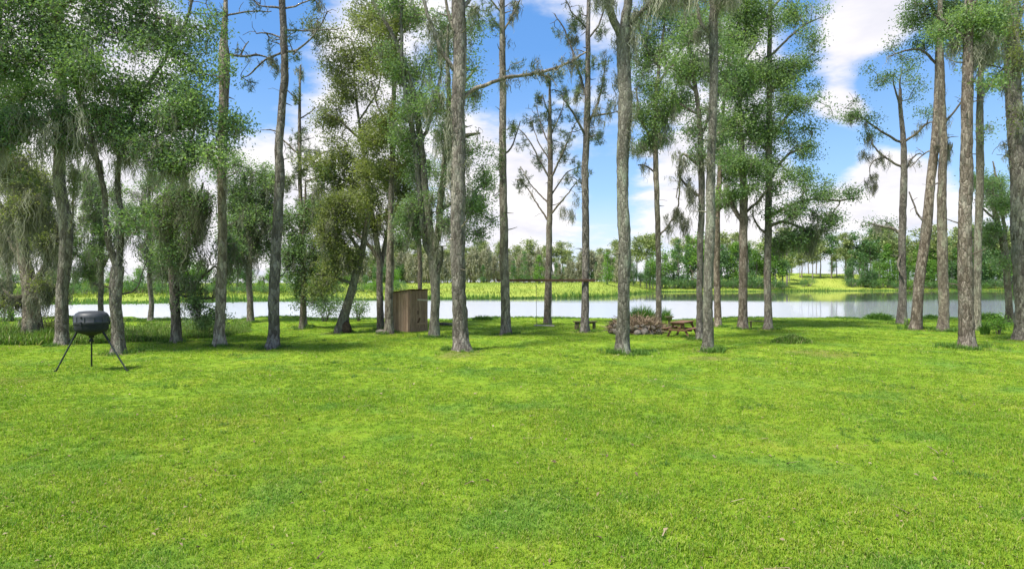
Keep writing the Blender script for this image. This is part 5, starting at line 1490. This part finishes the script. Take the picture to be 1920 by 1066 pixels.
O = np.zeros(3)
wall_boards(uL, LW, 8, HT, HT - .16, O, SHEDW)                       # long side, roof falling away to the left
wall_boards(uR, RW, 6, HT, HT, O, SHEDW)
pC = uL * LW
wall_boards(uR, RW, 6, HT - .16, HT - .16, pC, SHEDW)                # hidden walls
wall_boards(uL, LW, 8, HT, HT - .16, uR * RW, SHEDW)
for (p, h) in ((O, HT), (uL * LW, HT - .16), (uR * RW, HT), (uL * LW + uR * RW, HT - .16)):
    cdir = (uL * LW + uR * RW) / 2 - p
    q = p + cdir / np.linalg.norm(cdir) * .075
    board('post', shed, (.07, .07, h - .05), (q[0], q[1], h / 2), DARKW, (0, 0, aR), .006)
# corner trim, battens, door hardware
nL = np.array([-uL[1], uL[0], 0])
nL = nL if nL[1] < 0 else -nL
nR = np.array([uR[1], -uR[0], 0])
nR = nR if nR[1] < 0 else -nR
angL, angR = math.atan2(uL[1], uL[0]), math.atan2(uR[1], uR[0])


def onto(n, u, along, z, size, mat, name, ang, out=.03, tilt=0.0):
    c = u * along + n * out
    return board(name, shed, size, (c[0], c[1], z), mat, (0, tilt, ang), .004)


onto(nR, uR, .07, HT / 2 + .02, (.10, .02, HT - .02), SHEDW, 'corner_board', angR, .024)
onto(nL, uL, .06, HT / 2 + .02, (.10, .02, HT - .02), SHEDW, 'corner_board', angL, .024)
onto(nR, uR, .80, 1.64, (.58, .022, .085), PALEW, 'crossbar', angR, .026, R(3))
onto(nR, uR, .80, .42, (.60, .022, .10), SHEDW, 'batten', angR, .026)
onto(nR, uR, .60, .58, (.10, .022, .30), HINGE, 'hinge', angR, .026, R(25))
onto(nR, uR, .55, 1.0, (.05, .03, .20), HINGE, 'handle', angR, .03)
onto(nL, uL, 1.1, 1.55, (.07, .02, .16), PALEW, 'patch_board', angL, .024)
# roof of long boards over the slope
nrf = 7
for k in range(nrf):
    f = (k + .5) / nrf
    c = uR * (-.10 + f * (RW + .2)) + uL * (LW / 2)
    z = HT + .045 - .08
    dirv = np.array([uL[0] * (LW + .3), uL[1] * (LW + .3), -.16 * (LW + .3) / LW])
    pitch = math.atan2(.16, LW)
    board('roof_board', shed, (LW + .3, (RW + .2) / nrf - .008, .026), (c[0], c[1], z + .012 * (k % 2)), DARKW, (0, pitch, angL), .004)

# ------------------------------------------------------------------ stone fire ring with a heap of brush
D = 30.9
cx = (1192 - HX) / FPX * D
cz = float(hgt(cx, D))
ring = thing('fire_ring', 'ring of grey stones holding a heap of brown brush behind the thick forking oak', 'fire pit', (cx, D, cz))
rs = np.random.default_rng(5)


def rock_mesh(rx, ry, rz, rs):
    bm = bmesh.new()
    bmesh.ops.create_icosphere(bm, subdivisions=2, radius=1.0)
    k = [Vector(rs.normal(size=3)).normalized() for _ in range(7)]
    for v in bm.verts:
        d = v.co.normalized()
        s = 1.0
        for q in k:
            e = d.dot(q)
            if e > .55:
                s = min(s, .62 / e + .28)
        v.co = Vector((d.x * rx, d.y * ry, d.z * rz)) * (s + rs.normal() * .025)
    me = bpy.data.meshes.new('stone')
    bm.to_mesh(me)
    bm.free()
    return me


for k in range(22):
    a = k / 22 * 2 * math.pi + rs.normal() * .06
    r = 1.18 + rs.normal() * .05
    s = rs.uniform(.15, .235)
    o = link('stone', rock_mesh(s * 1.2, s, s * rs.uniform(.8, 1.05), rs), STONE, ring, (math.cos(a) * r, math.sin(a) * r * .9, s * .62))
    o.rotation_euler = (rs.normal() * .2, rs.normal() * .2, a + rs.normal() * .4)
for k in range(12):
    a = -math.pi * (.06 + .88 * k / 11) + rs.normal() * .05
    s = rs.uniform(.12, .18)
    o = link('stone', rock_mesh(s * 1.2, s, s * .85, rs), STONE, ring, (math.cos(a) * 1.12, math.sin(a) * 1.0, .36 + rs.normal() * .03))
    o.rotation_euler = (rs.normal() * .3, rs.normal() * .3, rs.uniform(0, 6))
g = Geo()
tw = 2600
a, f = rs.uniform(0, 6.283, tw), np.sqrt(rs.uniform(size=tw))
top = 0.64 * (1 - .62 * f ** 2.5)
h0 = rs.uniform(.05, 1, tw) * top
p0 = np.column_stack([np.cos(a) * f * 1.32, np.sin(a) * f * 1.15, h0 + .12])
d = unit(rs.normal(size=(tw, 3)) * np.array([1, 1, .55]) + np.array([0, 0, .3]))
ln = rs.uniform(.15, .6, tw)[:, None]
s = unit(np.cross(d, rs.normal(size=(tw, 3)))) * rs.uniform(.008, .03, tw)[:, None]
p1 = p0 + d * ln
p1[:, 2] = np.maximum(p1[:, 2], .03)
V = np.stack([p0 - s, p0 + s, p1 + s * .4, p1 - s * .4], 1).reshape(-1, 3)
g.add(V, np.arange(4 * tw).reshape(tw, 4), rs.uniform(size=tw))
C = p0[rs.integers(0, tw, 2200)] + rs.normal(size=(2200, 3)) * .08
C[:, 2] = np.clip(C[:, 2], .05, None)
leaves(g, C, .09, rs, np.clip(rs.normal(.5, .25, 2200), 0, 1))
brush = g.build('brush_pile', TWIGS, None, (cx, D, cz))
tag(brush, 'heap of dry reddish-brown brush piled inside the stone fire ring', 'brush pile')

# ------------------------------------------------------------------ log bench behind the slim brown pine
D = 33.0
b0x = (1098 - HX) / FPX * D
bz = float(hgt(b0x, D))
bench = thing('log_bench', 'low dark plank bench on log legs behind the slim brown pine', 'bench', (b0x, D + .2, bz), R(24))
board('seat', bench, (1.34, .30, .06), (0, 0, .40), OLDW, (0, R(.6), 0), .01)
for (lx, w) in ((-.50, .26), (.55, .17)):
    lathe('leg', bench, [(w * .5, -.05), (w * .52, .12), (w * .47, .37), (0, .372)], OLDW, 14, (lx, 0, 0))
board('brace', bench, (.9, .05, .07), (0.02, .02, .31), OLDW, (0, 0, 0), .008)

# small bench by the feathery tree
D = 34.6
b1x = (1424 - HX) / FPX * D
bz = float(hgt(b1x, D))
bench2 = thing('garden_bench', 'small weathered bench low in the grass left of the tall feathery tree', 'bench', (b1x, D, bz), R(-14))
for k in range(3):
    board('seat_slat', bench2, (1.15, .10, .035), (0, -.12 + .12 * k, .38), OLDW, (0, 0, 0), .006)
for lx in (-.45, .45):
    for ly in (-.12, .12):
        board('leg', bench2, (.07, .07, .37), (lx, ly, .175), OLDW, (0, 0, 0), .006)
    board('rail', bench2, (.05, .34, .06), (lx, 0, .33), OLDW, (0, 0, 0), .006)

# ------------------------------------------------------------------ red picnic table, seen end-on
D = dist(634)
tx = (1270 - HX) / FPX * D
tz = float(hgt(tx, D))
table = thing('picnic_table', 'small red-stained picnic table with crossed legs seen end-on by the brush pile', 'picnic table', (tx, D, tz), R(58))
# local x runs along the table, away from the camera and to the right
ang_t = 0
LEN, TH, TW, SH = 1.75, .68, .66, .40
for k in range(5):
    board('top_plank', table, (LEN, TW / 5 - .01, .035), (LEN / 2 - .1, -TW / 2 + TW / 5 * (k + .5), TH), REDW, (0, 0, 0), .005)
for sgn in (-1, 1):
    for q in (0, 1):
        board('seat_plank', table, (LEN, .115, .035), (LEN / 2 - .1, sgn * (.50 + .125 * q), SH), REDW, (0, 0, 0), .005)
for x_ in (.08, LEN - .28):
    for sgn in (-1, 1):
        a_, b_ = np.array([x_, sgn * .17, TH - .03]), np.array([x_, sgn * .50, -.02])
        mid, dv = (a_ + b_) / 2, b_ - a_
        board('leg', table, (.045, .09, float(np.linalg.norm(dv))), tuple(mid + np.array([.03, 0, 0])), REDW, (math.atan2(dv[1], -dv[2]), 0, 0), .005)
    board('top_cleat', table, (.05, TW - .06, .09), (x_ - .02, 0, TH - .065), REDW, (0, 0, 0), .005)
    board('seat_bearer', table, (.05, 1.28, .09), (x_ - .02, 0, SH - .065), REDW, (0, 0, 0), .005)

# flat-topped wooden stand beside it
D = 34.2
px_ = (1255 - HX) / FPX * D
stz = float(hgt(px_, D))
stand = thing('pedestal_stand', 'narrow flat-topped wooden stand behind the red picnic table', 'stand', (px_, D, stz), R(20))
board('top', stand, (.40, .34, .05), (0, 0, .64), OLDW, (0, 0, 0), .008)
board('apron', stand, (.24, .22, .10), (0, 0, .565), OLDW, (0, 0, 0), .006)
board('post', stand, (.12, .12, .60), (0, 0, .27), OLDW, (0, 0, 0), .008)
board('foot', stand, (.36, .14, .06), (0, 0, .03), OLDW, (0, 0, 0), .008)
board('foot', stand, (.14, .36, .055), (0, 0, .03), OLDW, (0, 0, 0), .008)

# ------------------------------------------------------------------ swing: beam across two pines, ropes and a plank seat
D = 31.1
w0, w1 = W2(931, 526, D), W2(1116, 524.5, D + .5)
w0[1] -= .0
beamz = w0[2]
c = (w0 + w1) / 2
swing = thing('swing', 'rope swing with a pale plank seat hung from a dark beam across two slim pines', 'swing', tuple(c))
Lb = float(np.linalg.norm(w1 - w0))
ba = math.atan2(w1[1] - w0[1], w1[0] - w0[0])
board('beam', swing, (Lb, .09, .12), (0, 0, 0), DARKW, (0, 0, ba), .01)
s0, s1 = W2(1006, 610, D + .15) - c, W2(1035, 610, D + .22) - c
for p in (s0, s1):
    r_ = rod('rope', swing, (p[0] - .02, p[1] * .4, -.06), (p[0], p[1], p[2] - .02), .011, ROPE, 6)
    rod('knot', r_, (p[0], p[1], p[2] - .05), (p[0], p[1], p[2] - .015), .024, ROPE, 6)
mid = (s0 + s1) / 2
board('seat', swing, (float(np.linalg.norm(s1 - s0)) + .22, .24, .045), tuple(mid), PALEW, (0, R(2), ba), .008)

# hollow in the leaning oak's base: rotted opening with a heap of dark debris
D = dist(624) - .35
hx_ = (650 - HX) / FPX * D
o = link('rotten_stump', rock_mesh(.25, .2, .5, rs), HOLLOW, None, (hx_, D, .16))
tag(o, 'dark rotten stump leaning against the hollow base of the slanting oak', 'stump')

# low stones at the foot of the slim pine by the shed
for i, (px_, py_, s, lab) in enumerate(((716, 624, .16, 'pale stone at the foot of the slim pine left of the shed'), (826, 611, .14, 'dark log end lying in the grass right of the lichen-covered oak'))):
    D = dist(py_)
    xx = (px_ - HX) / FPX * D
    if i == 0:
        o = link('stone', rock_mesh(s * 1.6, s, s * .9, rs), STONE, None, (xx, D - .35, float(hgt(xx, D)) + s * .4))
        tag(o, lab, 'stone')
D = dist(611)
lgx = (832 - HX) / FPX * D
g = Geo()
V, F = tube(np.array([[-.55, 0, .09], [0, .05, .1], [.6, -.03, .08]]), [.11, .1, .085], 12, rs, .04)
g.add(V, F)
o = g.build('fallen_log', BOAK, None, (lgx, D, float(hgt(lgx, D))), smooth=True)
tag(o, 'short dark fallen log lying in the grass right of the lichen-covered oak', 'log')


# ------------------------------------------------------------------ far shore: field weeds, reeds and trees
def far_blades(name, P, h, w, mat, rg, kind='stuff'):
    n = len(P)
    a = rg.uniform(0, np.pi, n)
    s = np.stack([np.cos(a), np.sin(a), np.zeros(n)], 1) * (w * rg.uniform(.6, 1.3, n))[:, None] * .5
    t = P + np.stack([rg.normal(size=n) * .18 * h, rg.normal(size=n) * .18 * h, h], 1)
    g = Geo()
    V = np.stack([P - s, P + s, t + s * .35, t - s * .35], 1).reshape(-1, 3)
    g.add(V, np.arange(4 * n).reshape(n, 4), np.clip(rg.normal(.5, .22, n), 0, 1))
    return tag(g.build(name, mat), kind=kind)


rf = np.random.default_rng(77)
n = 26000
px = rf.uniform(-150, 1950, n)
sh = np.interp(px, SHORE_PX, SHORE_D)
dd = rf.uniform(0, 1, n) ** 1.2 * 90 + 4
D = sh + dd
x = (px - HX) / FPX * D
far_blades('field_weeds', np.column_stack([x, D, hgt(x, D) - .05]), rf.uniform(.15, .55, n), .22, FIELD, rf)
n = 11000
px = rf.uniform(-150, 2000, n)
sh = np.interp(px, SHORE_PX, SHORE_D)
clump = np.sin(px * .043) + np.sin(px * .017 + 1) + rf.normal(size=n) * .5
D = sh + 1.5 * np.sin((px - HX) / FPX * sh * .13) + rf.normal(size=n) * 1.4 - .6 + np.clip(clump, -1, 1) * .6
x = (px - HX) / FPX * D
z = np.maximum(hgt(x, D) - .05, LAKE_Z - .08)
far_blades('shore_reeds', np.column_stack([x, D, z]), rf.uniform(.3, .9, n) * np.where(clump > 0, 1.1, .6), .16, REED, rf)


def far_proto(name, kind, H, seed, leaf, bark=BFAR):
    rg = np.random.default_rng(9000 + seed)
    root = thing(name, 'far tree', 'tree')
    g = Geo()
    lean = rg.normal(size=2) * .02 * H
    tr = .022 * H if kind != 'pine' else .017 * H
    topf = .97
    P = np.array([[lean[0] * f ** 2, lean[1] * f ** 2, H * f * topf - .3] for f in np.linspace(0, 1, 7)])
    P[1:, :2] += rg.normal(size=(6, 2)) * .006 * H
    V, F = tube(P, np.linspace(tr, tr * .15, 7), 7, rg, .05)
    g.add(V, F)
    cs, szs, cnt = [], [], []
    if kind == 'pine':
        for k in range(19):
            f = rg.uniform(.50, 1.0)
            a = rg.uniform(0, 6.283)
            r = H * .15 * (1.12 - f) / .6 * rg.uniform(.35, 1.1) + .02 * H
            c = np.array([math.cos(a) * r + lean[0] * f * f, math.sin(a) * r + lean[1] * f * f, H * f])
            cs.append(c)
            szs.append(np.array([.060, .060, .034]) * H * rg.uniform(.7, 1.25))
            cnt.append(95)
            V, F = tube(np.array([[lean[0] * f * f, lean[1] * f * f, H * (f - .05)], c * [.6, .6, 1] - [0, 0, .01 * H], c]), [tr * .3, tr * .2, tr * .06], 4, rg)
            g.add(V, F)
        ls, asp = .036 * H, .5
    elif kind == 'cone':
        for k in range(34):
            f = rg.uniform(.08, 1.0)
            r = H * .19 * (1.02 - f) * rg.uniform(.4, 1.0)
            a = rg.uniform(0, 6.283)
            cs.append(np.array([math.cos(a) * r, math.sin(a) * r, H * f]))
            szs.append(np.array([.055, .055, .045]) * H * (1.15 - .6 * f))
            cnt.append(52)
        ls, asp = .034 * H, .5
    elif kind == 'round':
        for k in range(26):
            d = unit(rg.normal(size=3))
            c = np.array([0, 0, .56 * H]) + d * np.array([.20, .20, .42]) * H * rg.uniform(.45, 1)
            c[2] = max(c[2], .12 * H)
            cs.append(c)
            szs.append(np.array([.065, .065, .06]) * H * rg.uniform(.7, 1.2))
            cnt.append(70)
            if k % 3 == 0:
                V, F = tube(np.array([[0, 0, .3 * H], c * .6 + np.array([0, 0, .1 * H]), c]), [tr * .5, tr * .3, tr * .08], 4, rg)
                g.add(V, F)
        ls, asp = .040 * H, .55
    elif kind == 'moss':
        for k in range(34):
            f = rg.uniform(.2, 1.0)
            a = rg.uniform(0, 6.283)
            r = H * .27 * rg.uniform(.2, 1) * (1.15 - f)
            c = np.array([math.cos(a) * r, math.sin(a) * r, H * f])
            cs.append(c)
            szs.append(np.array([.055, .055, .07]) * H * rg.uniform(.6, 1.2))
            cnt.append(60)
            V, F = tube(np.array([[0, 0, H * (f - .10)], c * [.6, .6, 1] - [0, 0, .03 * H], c]), [tr * .4, tr * .25, tr * .08], 4, rg)
            g.add(V, F)
        ls, asp = .040 * H, .5
    else:  # bush
        g = Geo()
        for k in range(6):
            a = rg.uniform(0, 6.283)
            e = np.array([math.cos(a) * .5 * H, math.sin(a) * .5 * H, H * rg.uniform(.4, .8)])
            V, F = tube(np.array([[0, 0, -.2], e * .5, e]), [.06, .04, .01], 4, rg)
            g.add(V, F)
        for k in range(16):
            d = unit(rg.normal(size=3))
            c = np.array([0, 0, .42 * H]) + d * np.array([.62, .5, .42]) * H * rg.uniform(.4, 1)
            c[2] = max(c[2], .08 * H)
            cs.append(c)
            szs.append(np.array([.16, .16, .13]) * H * rg.uniform(.7, 1.2))
            cnt.append(56)
        ls, asp = .075 * H, .55
    g.build('trunk' if kind != 'bush' else 'stems', bark, root, smooth=True)
    lg = Geo()
    for c, s, k in zip(cs, szs, cnt):
        C = c + rg.normal(size=(k, 3)) * s
        C[:, 2] = np.maximum(C[:, 2], .03 * H)
        leaves(lg, C, ls, rg, np.clip(rg.normal(.5, .12) + rg.normal(size=k) * .15, 0, 1), asp, up=.6)
    if kind == 'moss':
        for c, s in zip(cs, szs):
            k = 14
            C = c + rg.normal(size=(k, 3)) * s
            ribbons(lg, C, rg.uniform(.06, .16, k) * H, rg.uniform(.15, .35, k), rg, np.clip(rg.normal(.5, .15, k), 0, 1), 2)
    lg.build('crown', leaf, root)
    return root


protos = {}
protos_used = {}


FAR = []


def far_tree(key, px, D, H, label, group, zoff=0.0):
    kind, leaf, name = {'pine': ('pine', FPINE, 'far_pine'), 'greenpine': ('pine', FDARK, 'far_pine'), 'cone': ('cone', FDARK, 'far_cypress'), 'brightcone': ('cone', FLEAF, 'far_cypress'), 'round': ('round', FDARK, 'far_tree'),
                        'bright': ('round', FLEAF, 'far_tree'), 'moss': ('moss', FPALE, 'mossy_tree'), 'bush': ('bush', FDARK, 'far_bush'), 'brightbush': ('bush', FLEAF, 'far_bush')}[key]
    nv = {'pine': 6, 'moss': 4}.get(key, 3)
    v = int(rf.integers(0, nv))
    H0 = {'pine': 14., 'cone': 9., 'round': 10., 'moss': 9., 'bush': 3.}[kind]
    if (key, v) not in protos:
        protos[(key, v)] = far_proto(name, kind, H0, hash((kind, v)) % 97 + v * 13 + len(protos), leaf)
        o = protos[(key, v)]
    else:
        o = copy_tree(protos[(key, v)])
    x = (px - HX) / FPX * D
    o.location = (x, D, float(hgt(x, D)) - .05 + zoff)
    sc = H / H0
    wv = rf.uniform(.85, 1.3)
    o.scale = (sc * wv, sc * wv * rf.uniform(.85, 1.15), sc)
    o.rotation_euler = (0, 0, rf.uniform(0, 6.283))
    tag(o, label, 'bush' if kind == 'bush' else 'tree', group)
    if group:
        FAR.append((group, px, o))
    return o


def top_h(px, py, D):
    """height that brings a tree at that place up to the given sight line"""
    x = (px - HX) / FPX * D
    return max(1.5, EYE - (py - HY) / FPX * D - float(hgt(x, D)))


seed_note = None
# row beyond the yellow field, seen between the middle trunks: pale mossy trees with pines above them
for px in np.arange(590, 1190, 12.0):
    p = px + rf.normal() * 4
    D = np.interp(p, [0, 600, 1180], [150, 175, 200]) + rf.uniform(-8, 10)
    ty = rf.uniform(466, 494)
    far_tree('moss', p, D, top_h(p, ty, D), 'pale brown mossy tree in the row beyond the yellow field', 'pale mossy trees beyond the yellow field')
for px in np.arange(590, 1180, 14.0):
    p = px + rf.normal() * 5
    D = np.interp(p, [0, 600, 1180], [162, 188, 214]) + rf.uniform(-4, 14)
    ty = rf.uniform(448, 476)
    far_tree('pine', p, D, top_h(p, ty, D), 'thin tall pine rising above the mossy row beyond the yellow field', 'thin pines beyond the yellow field')
for (p, ty, k, lab) in ((963, 486, 'cone', 'narrow dark cypress beyond the field, just right of the left swing pine'), (983, 472, 'cone', 'taller dark cypress beyond the field, left of the open young pine'),
                        (1011, 476, 'brightcone', 'broad yellow-green tree beyond the field, touching the left side of the open young pine'), (1043, 492, 'cone', 'blue-green cypress beyond the field, just right of the open young pine'),
                        (1139, 471, 'brightcone', 'solitary bright green cypress beyond the field left of the thick forking oak'), (906, 496, 'cone', 'low dark cypress beyond the field just right of the large mid-lawn pine')):
    D = 176.
    far_tree(k, p, D, top_h(p, ty, D), lab, None)
for px in np.arange(-20, 760, 15.0):
    p = px + rf.normal() * 8
    D = np.interp(p, [0, 300, 700], [104, 109, 132]) + rf.uniform(0, 22)
    ty = rf.uniform(478, 516)
    far_tree('bright' if rf.uniform() < .6 else 'round', p, D, top_h(p, ty, D), 'rounded green tree across the water glimpsed between the left-hand mossy oaks', 'rounded trees across the water at the left')
for px in np.arange(600, 1180, 19.0):
    p = px + rf.normal() * 6
    D = np.interp(p, [600, 1180], [180, 203]) + rf.uniform(-4, 6)
    ty = rf.uniform(470, 500)
    far_tree(rf.choice(['bright', 'round', 'cone', 'brightcone']), p, D, top_h(p, ty, D), 'green tree standing in the row beyond the yellow field', 'green trees beyond the yellow field')
for px in np.arange(-20, 760, 13.0):
    p = px + rf.normal() * 5
    D = np.interp(p, [0, 300, 700], [98, 103, 122]) + rf.uniform(2, 9)
    far_tree('bush' if rf.uniform() < .7 else 'brightbush', p, D, rf.uniform(1.3, 2.8), 'low bush across the water glimpsed between the left-hand trees', 'low bushes across the water at the left')
# wooded shore behind the middle-right trunks
for px in np.arange(1186, 1470, 11.0):
    p = px + rf.normal() * 4
    D = np.interp(p, [1186, 1250, 1470], [186, 216, 234]) + rf.uniform(2, 14)
    ty = np.interp(p, [1186, 1240, 1290, 1400, 1470], [486, 470, 440, 455, 450]) + rf.uniform(-8, 22)
    k = rf.choice(['round', 'bright', 'cone', 'brightcone'], p=[.34, .22, .24, .20])
    lab = {'round': 'dark green rounded tree', 'bright': 'bright green rounded tree', 'cone': 'dark green pointed tree', 'brightcone': 'bright green pointed tree'}[k]
    far_tree(k, p, D, top_h(p, ty, D), lab + ' on the far shore behind the pale-barked pine', lab + 's on the middle far shore')
for px in np.arange(1190, 1480, 24.0):
    p = px + rf.normal() * 6
    D = 238 + rf.uniform(0, 14)
    ty = rf.uniform(428, 462)
    far_tree('pine', p, D, top_h(p, ty, D), 'tall pale pine standing behind the green trees of the middle far shore', 'tall pines behind the middle far shore')
for px in np.arange(1240, 1480, 15.0):
    p = px + rf.normal() * 4
    D = np.interp(p, [1240, 1480], [214, 229]) + 2
    far_tree('bush', p, D, rf.uniform(3.0, 6.0), 'dark bush at the water line of the middle far shore', 'dark bushes along the middle far shore')
# tall pines and undergrowth on the right far shore
for px in np.arange(1476, 1960, 10.5):
    p = px + rf.normal() * 4
    D = np.interp(p, [1476, 1640, 1950], [262, 258, 256]) + rf.uniform(-4, 26)
    ty = np.interp(p, [1476, 1560, 1640, 1700, 1960], [450, 436, 428, 432, 420]) + rf.uniform(-6, 26)
    far_tree('pine' if rf.uniform() < .8 else 'greenpine', p, D, top_h(p, ty, D), 'tall straight pine in the stand on the right far shore', 'tall pines on the right far shore')
for px in np.arange(1588, 1960, 9.5):
    p = px + rf.normal() * 5
    D = np.interp(p, [1585, 1950], [244, 248]) + rf.uniform(0, 8)
    ty = rf.uniform(452, 506)
    k = rf.choice(['cone', 'brightcone', 'bright', 'round'], p=[.3, .3, .2, .2])
    lab = {'round': 'dark green rounded tree', 'bright': 'bright green rounded tree', 'cone': 'dark green pointed tree', 'brightcone': 'bright green pointed tree'}[k]
    far_tree(k, p, D, top_h(p, ty, D), lab + ' below the pines on the right far shore', lab + 's on the right far shore')
for px in np.arange(1480, 1960, 13.0):
    p = px + rf.normal() * 4
    D = 242 + rf.uniform(-1, 4)
    if 1460 < p < 1590 and rf.uniform() < .65:
        continue
    far_tree('bush' if rf.uniform() < .75 else 'brightbush', p, D, rf.uniform(2.6, 5.5), 'leafy bush along the water line of the right far shore', 'bushes along the right far shore')

for px in np.arange(1470, 1960, 15.0):
    p = px + rf.normal() * 5
    if 1475 < p < 1590 and rf.uniform() < .7:
        continue
    D = 292 + rf.uniform(0, 40)
    ty = rf.uniform(452, 486)
    far_tree('round' if rf.uniform() < .7 else 'bright', p, D, top_h(p, ty, D), 'dense tree in the wood behind the pines of the right far shore', 'dense wood behind the right far shore')
for px in np.arange(590, 1190, 17.0):
    p = px + rf.normal() * 6
    D = np.interp(p, [0, 600, 1180], [158, 182, 206]) + rf.uniform(-4, 8)
    far_tree('bush', p, D, rf.uniform(2.2, 4.6), 'dark bush under the pale mossy row beyond the yellow field', 'dark bushes under the row beyond the yellow field')

# tell the far trees apart by the gap between near trunks in which each one shows
GAPS = [(0, 'left edge'), (117, 'feeder pine'), (222, 'forked oak'), (330, 'low-forking oak'), (412, 'dead-boughed pine'), (511, 'bowed pine'), (650, 'leaning oak'), (728, 'shed pine'), (815, 'lichened oak'), (862, 'long-boughed pine'), (946, 'left swing pine'),
        (1029, 'open young pine'), (1097, 'right swing pine'), (1170, 'thick grey oak'), (1235, 'thin dark pine'), (1327, 'pale-barked pine'), (1393, 'brown oak'), (1441, 'feathery tree'), (1692, 'half-bare tree'), (1768, 'upright trunk'), (1812, 'big rough pine'), (1914, 'ivy-hung trunk'), (2600, 'right edge')]
SHORT = {'low bushes across the water at the left': 'low bush across the water', 'green trees beyond the yellow field': 'green tree across the field', 'pale mossy trees beyond the yellow field': 'pale mossy tree across the field', 'thin pines beyond the yellow field': 'thin tall pine across the field', 'rounded trees across the water at the left': 'rounded tree across the water',
         'tall pines behind the middle far shore': 'tall pale pine across the lake', 'dark bushes along the middle far shore': 'dark waterside bush across the lake', 'tall pines on the right far shore': 'tall pine across the lake',
         'bushes along the right far shore': 'waterside bush across the lake', 'dense wood behind the right far shore': 'dense tree behind the far pines', 'dark bushes under the row beyond the yellow field': 'dark bush across the field'}
ORD = ['first', 'second', 'third', 'fourth', 'fifth', 'sixth', 'seventh', 'eighth', 'ninth', 'tenth'] + ['%dth' % i for i in range(11, 40)]
cells = {}
for grp, px, o in FAR:
    k = max(i for i, gp in enumerate(GAPS[:-1]) if gp[0] <= max(px, 0))
    cells.setdefault((grp, k), []).append((px, o))
for (grp, k), lst in cells.items():
    nm = SHORT.get(grp) or (lst[0][1]['label'].split(' on the')[0].split(' below')[0] + ' across the lake')
    lst.sort(key=lambda e: e[0])
    for i, (px, o) in enumerate(lst):
        where = 'between %s and %s' % (GAPS[k][1], GAPS[k + 1][1])
        o['label'] = ('%s %s, %s' % (ORD[i], nm, where)) if len(lst) > 1 else ('%s, %s' % (nm, where))
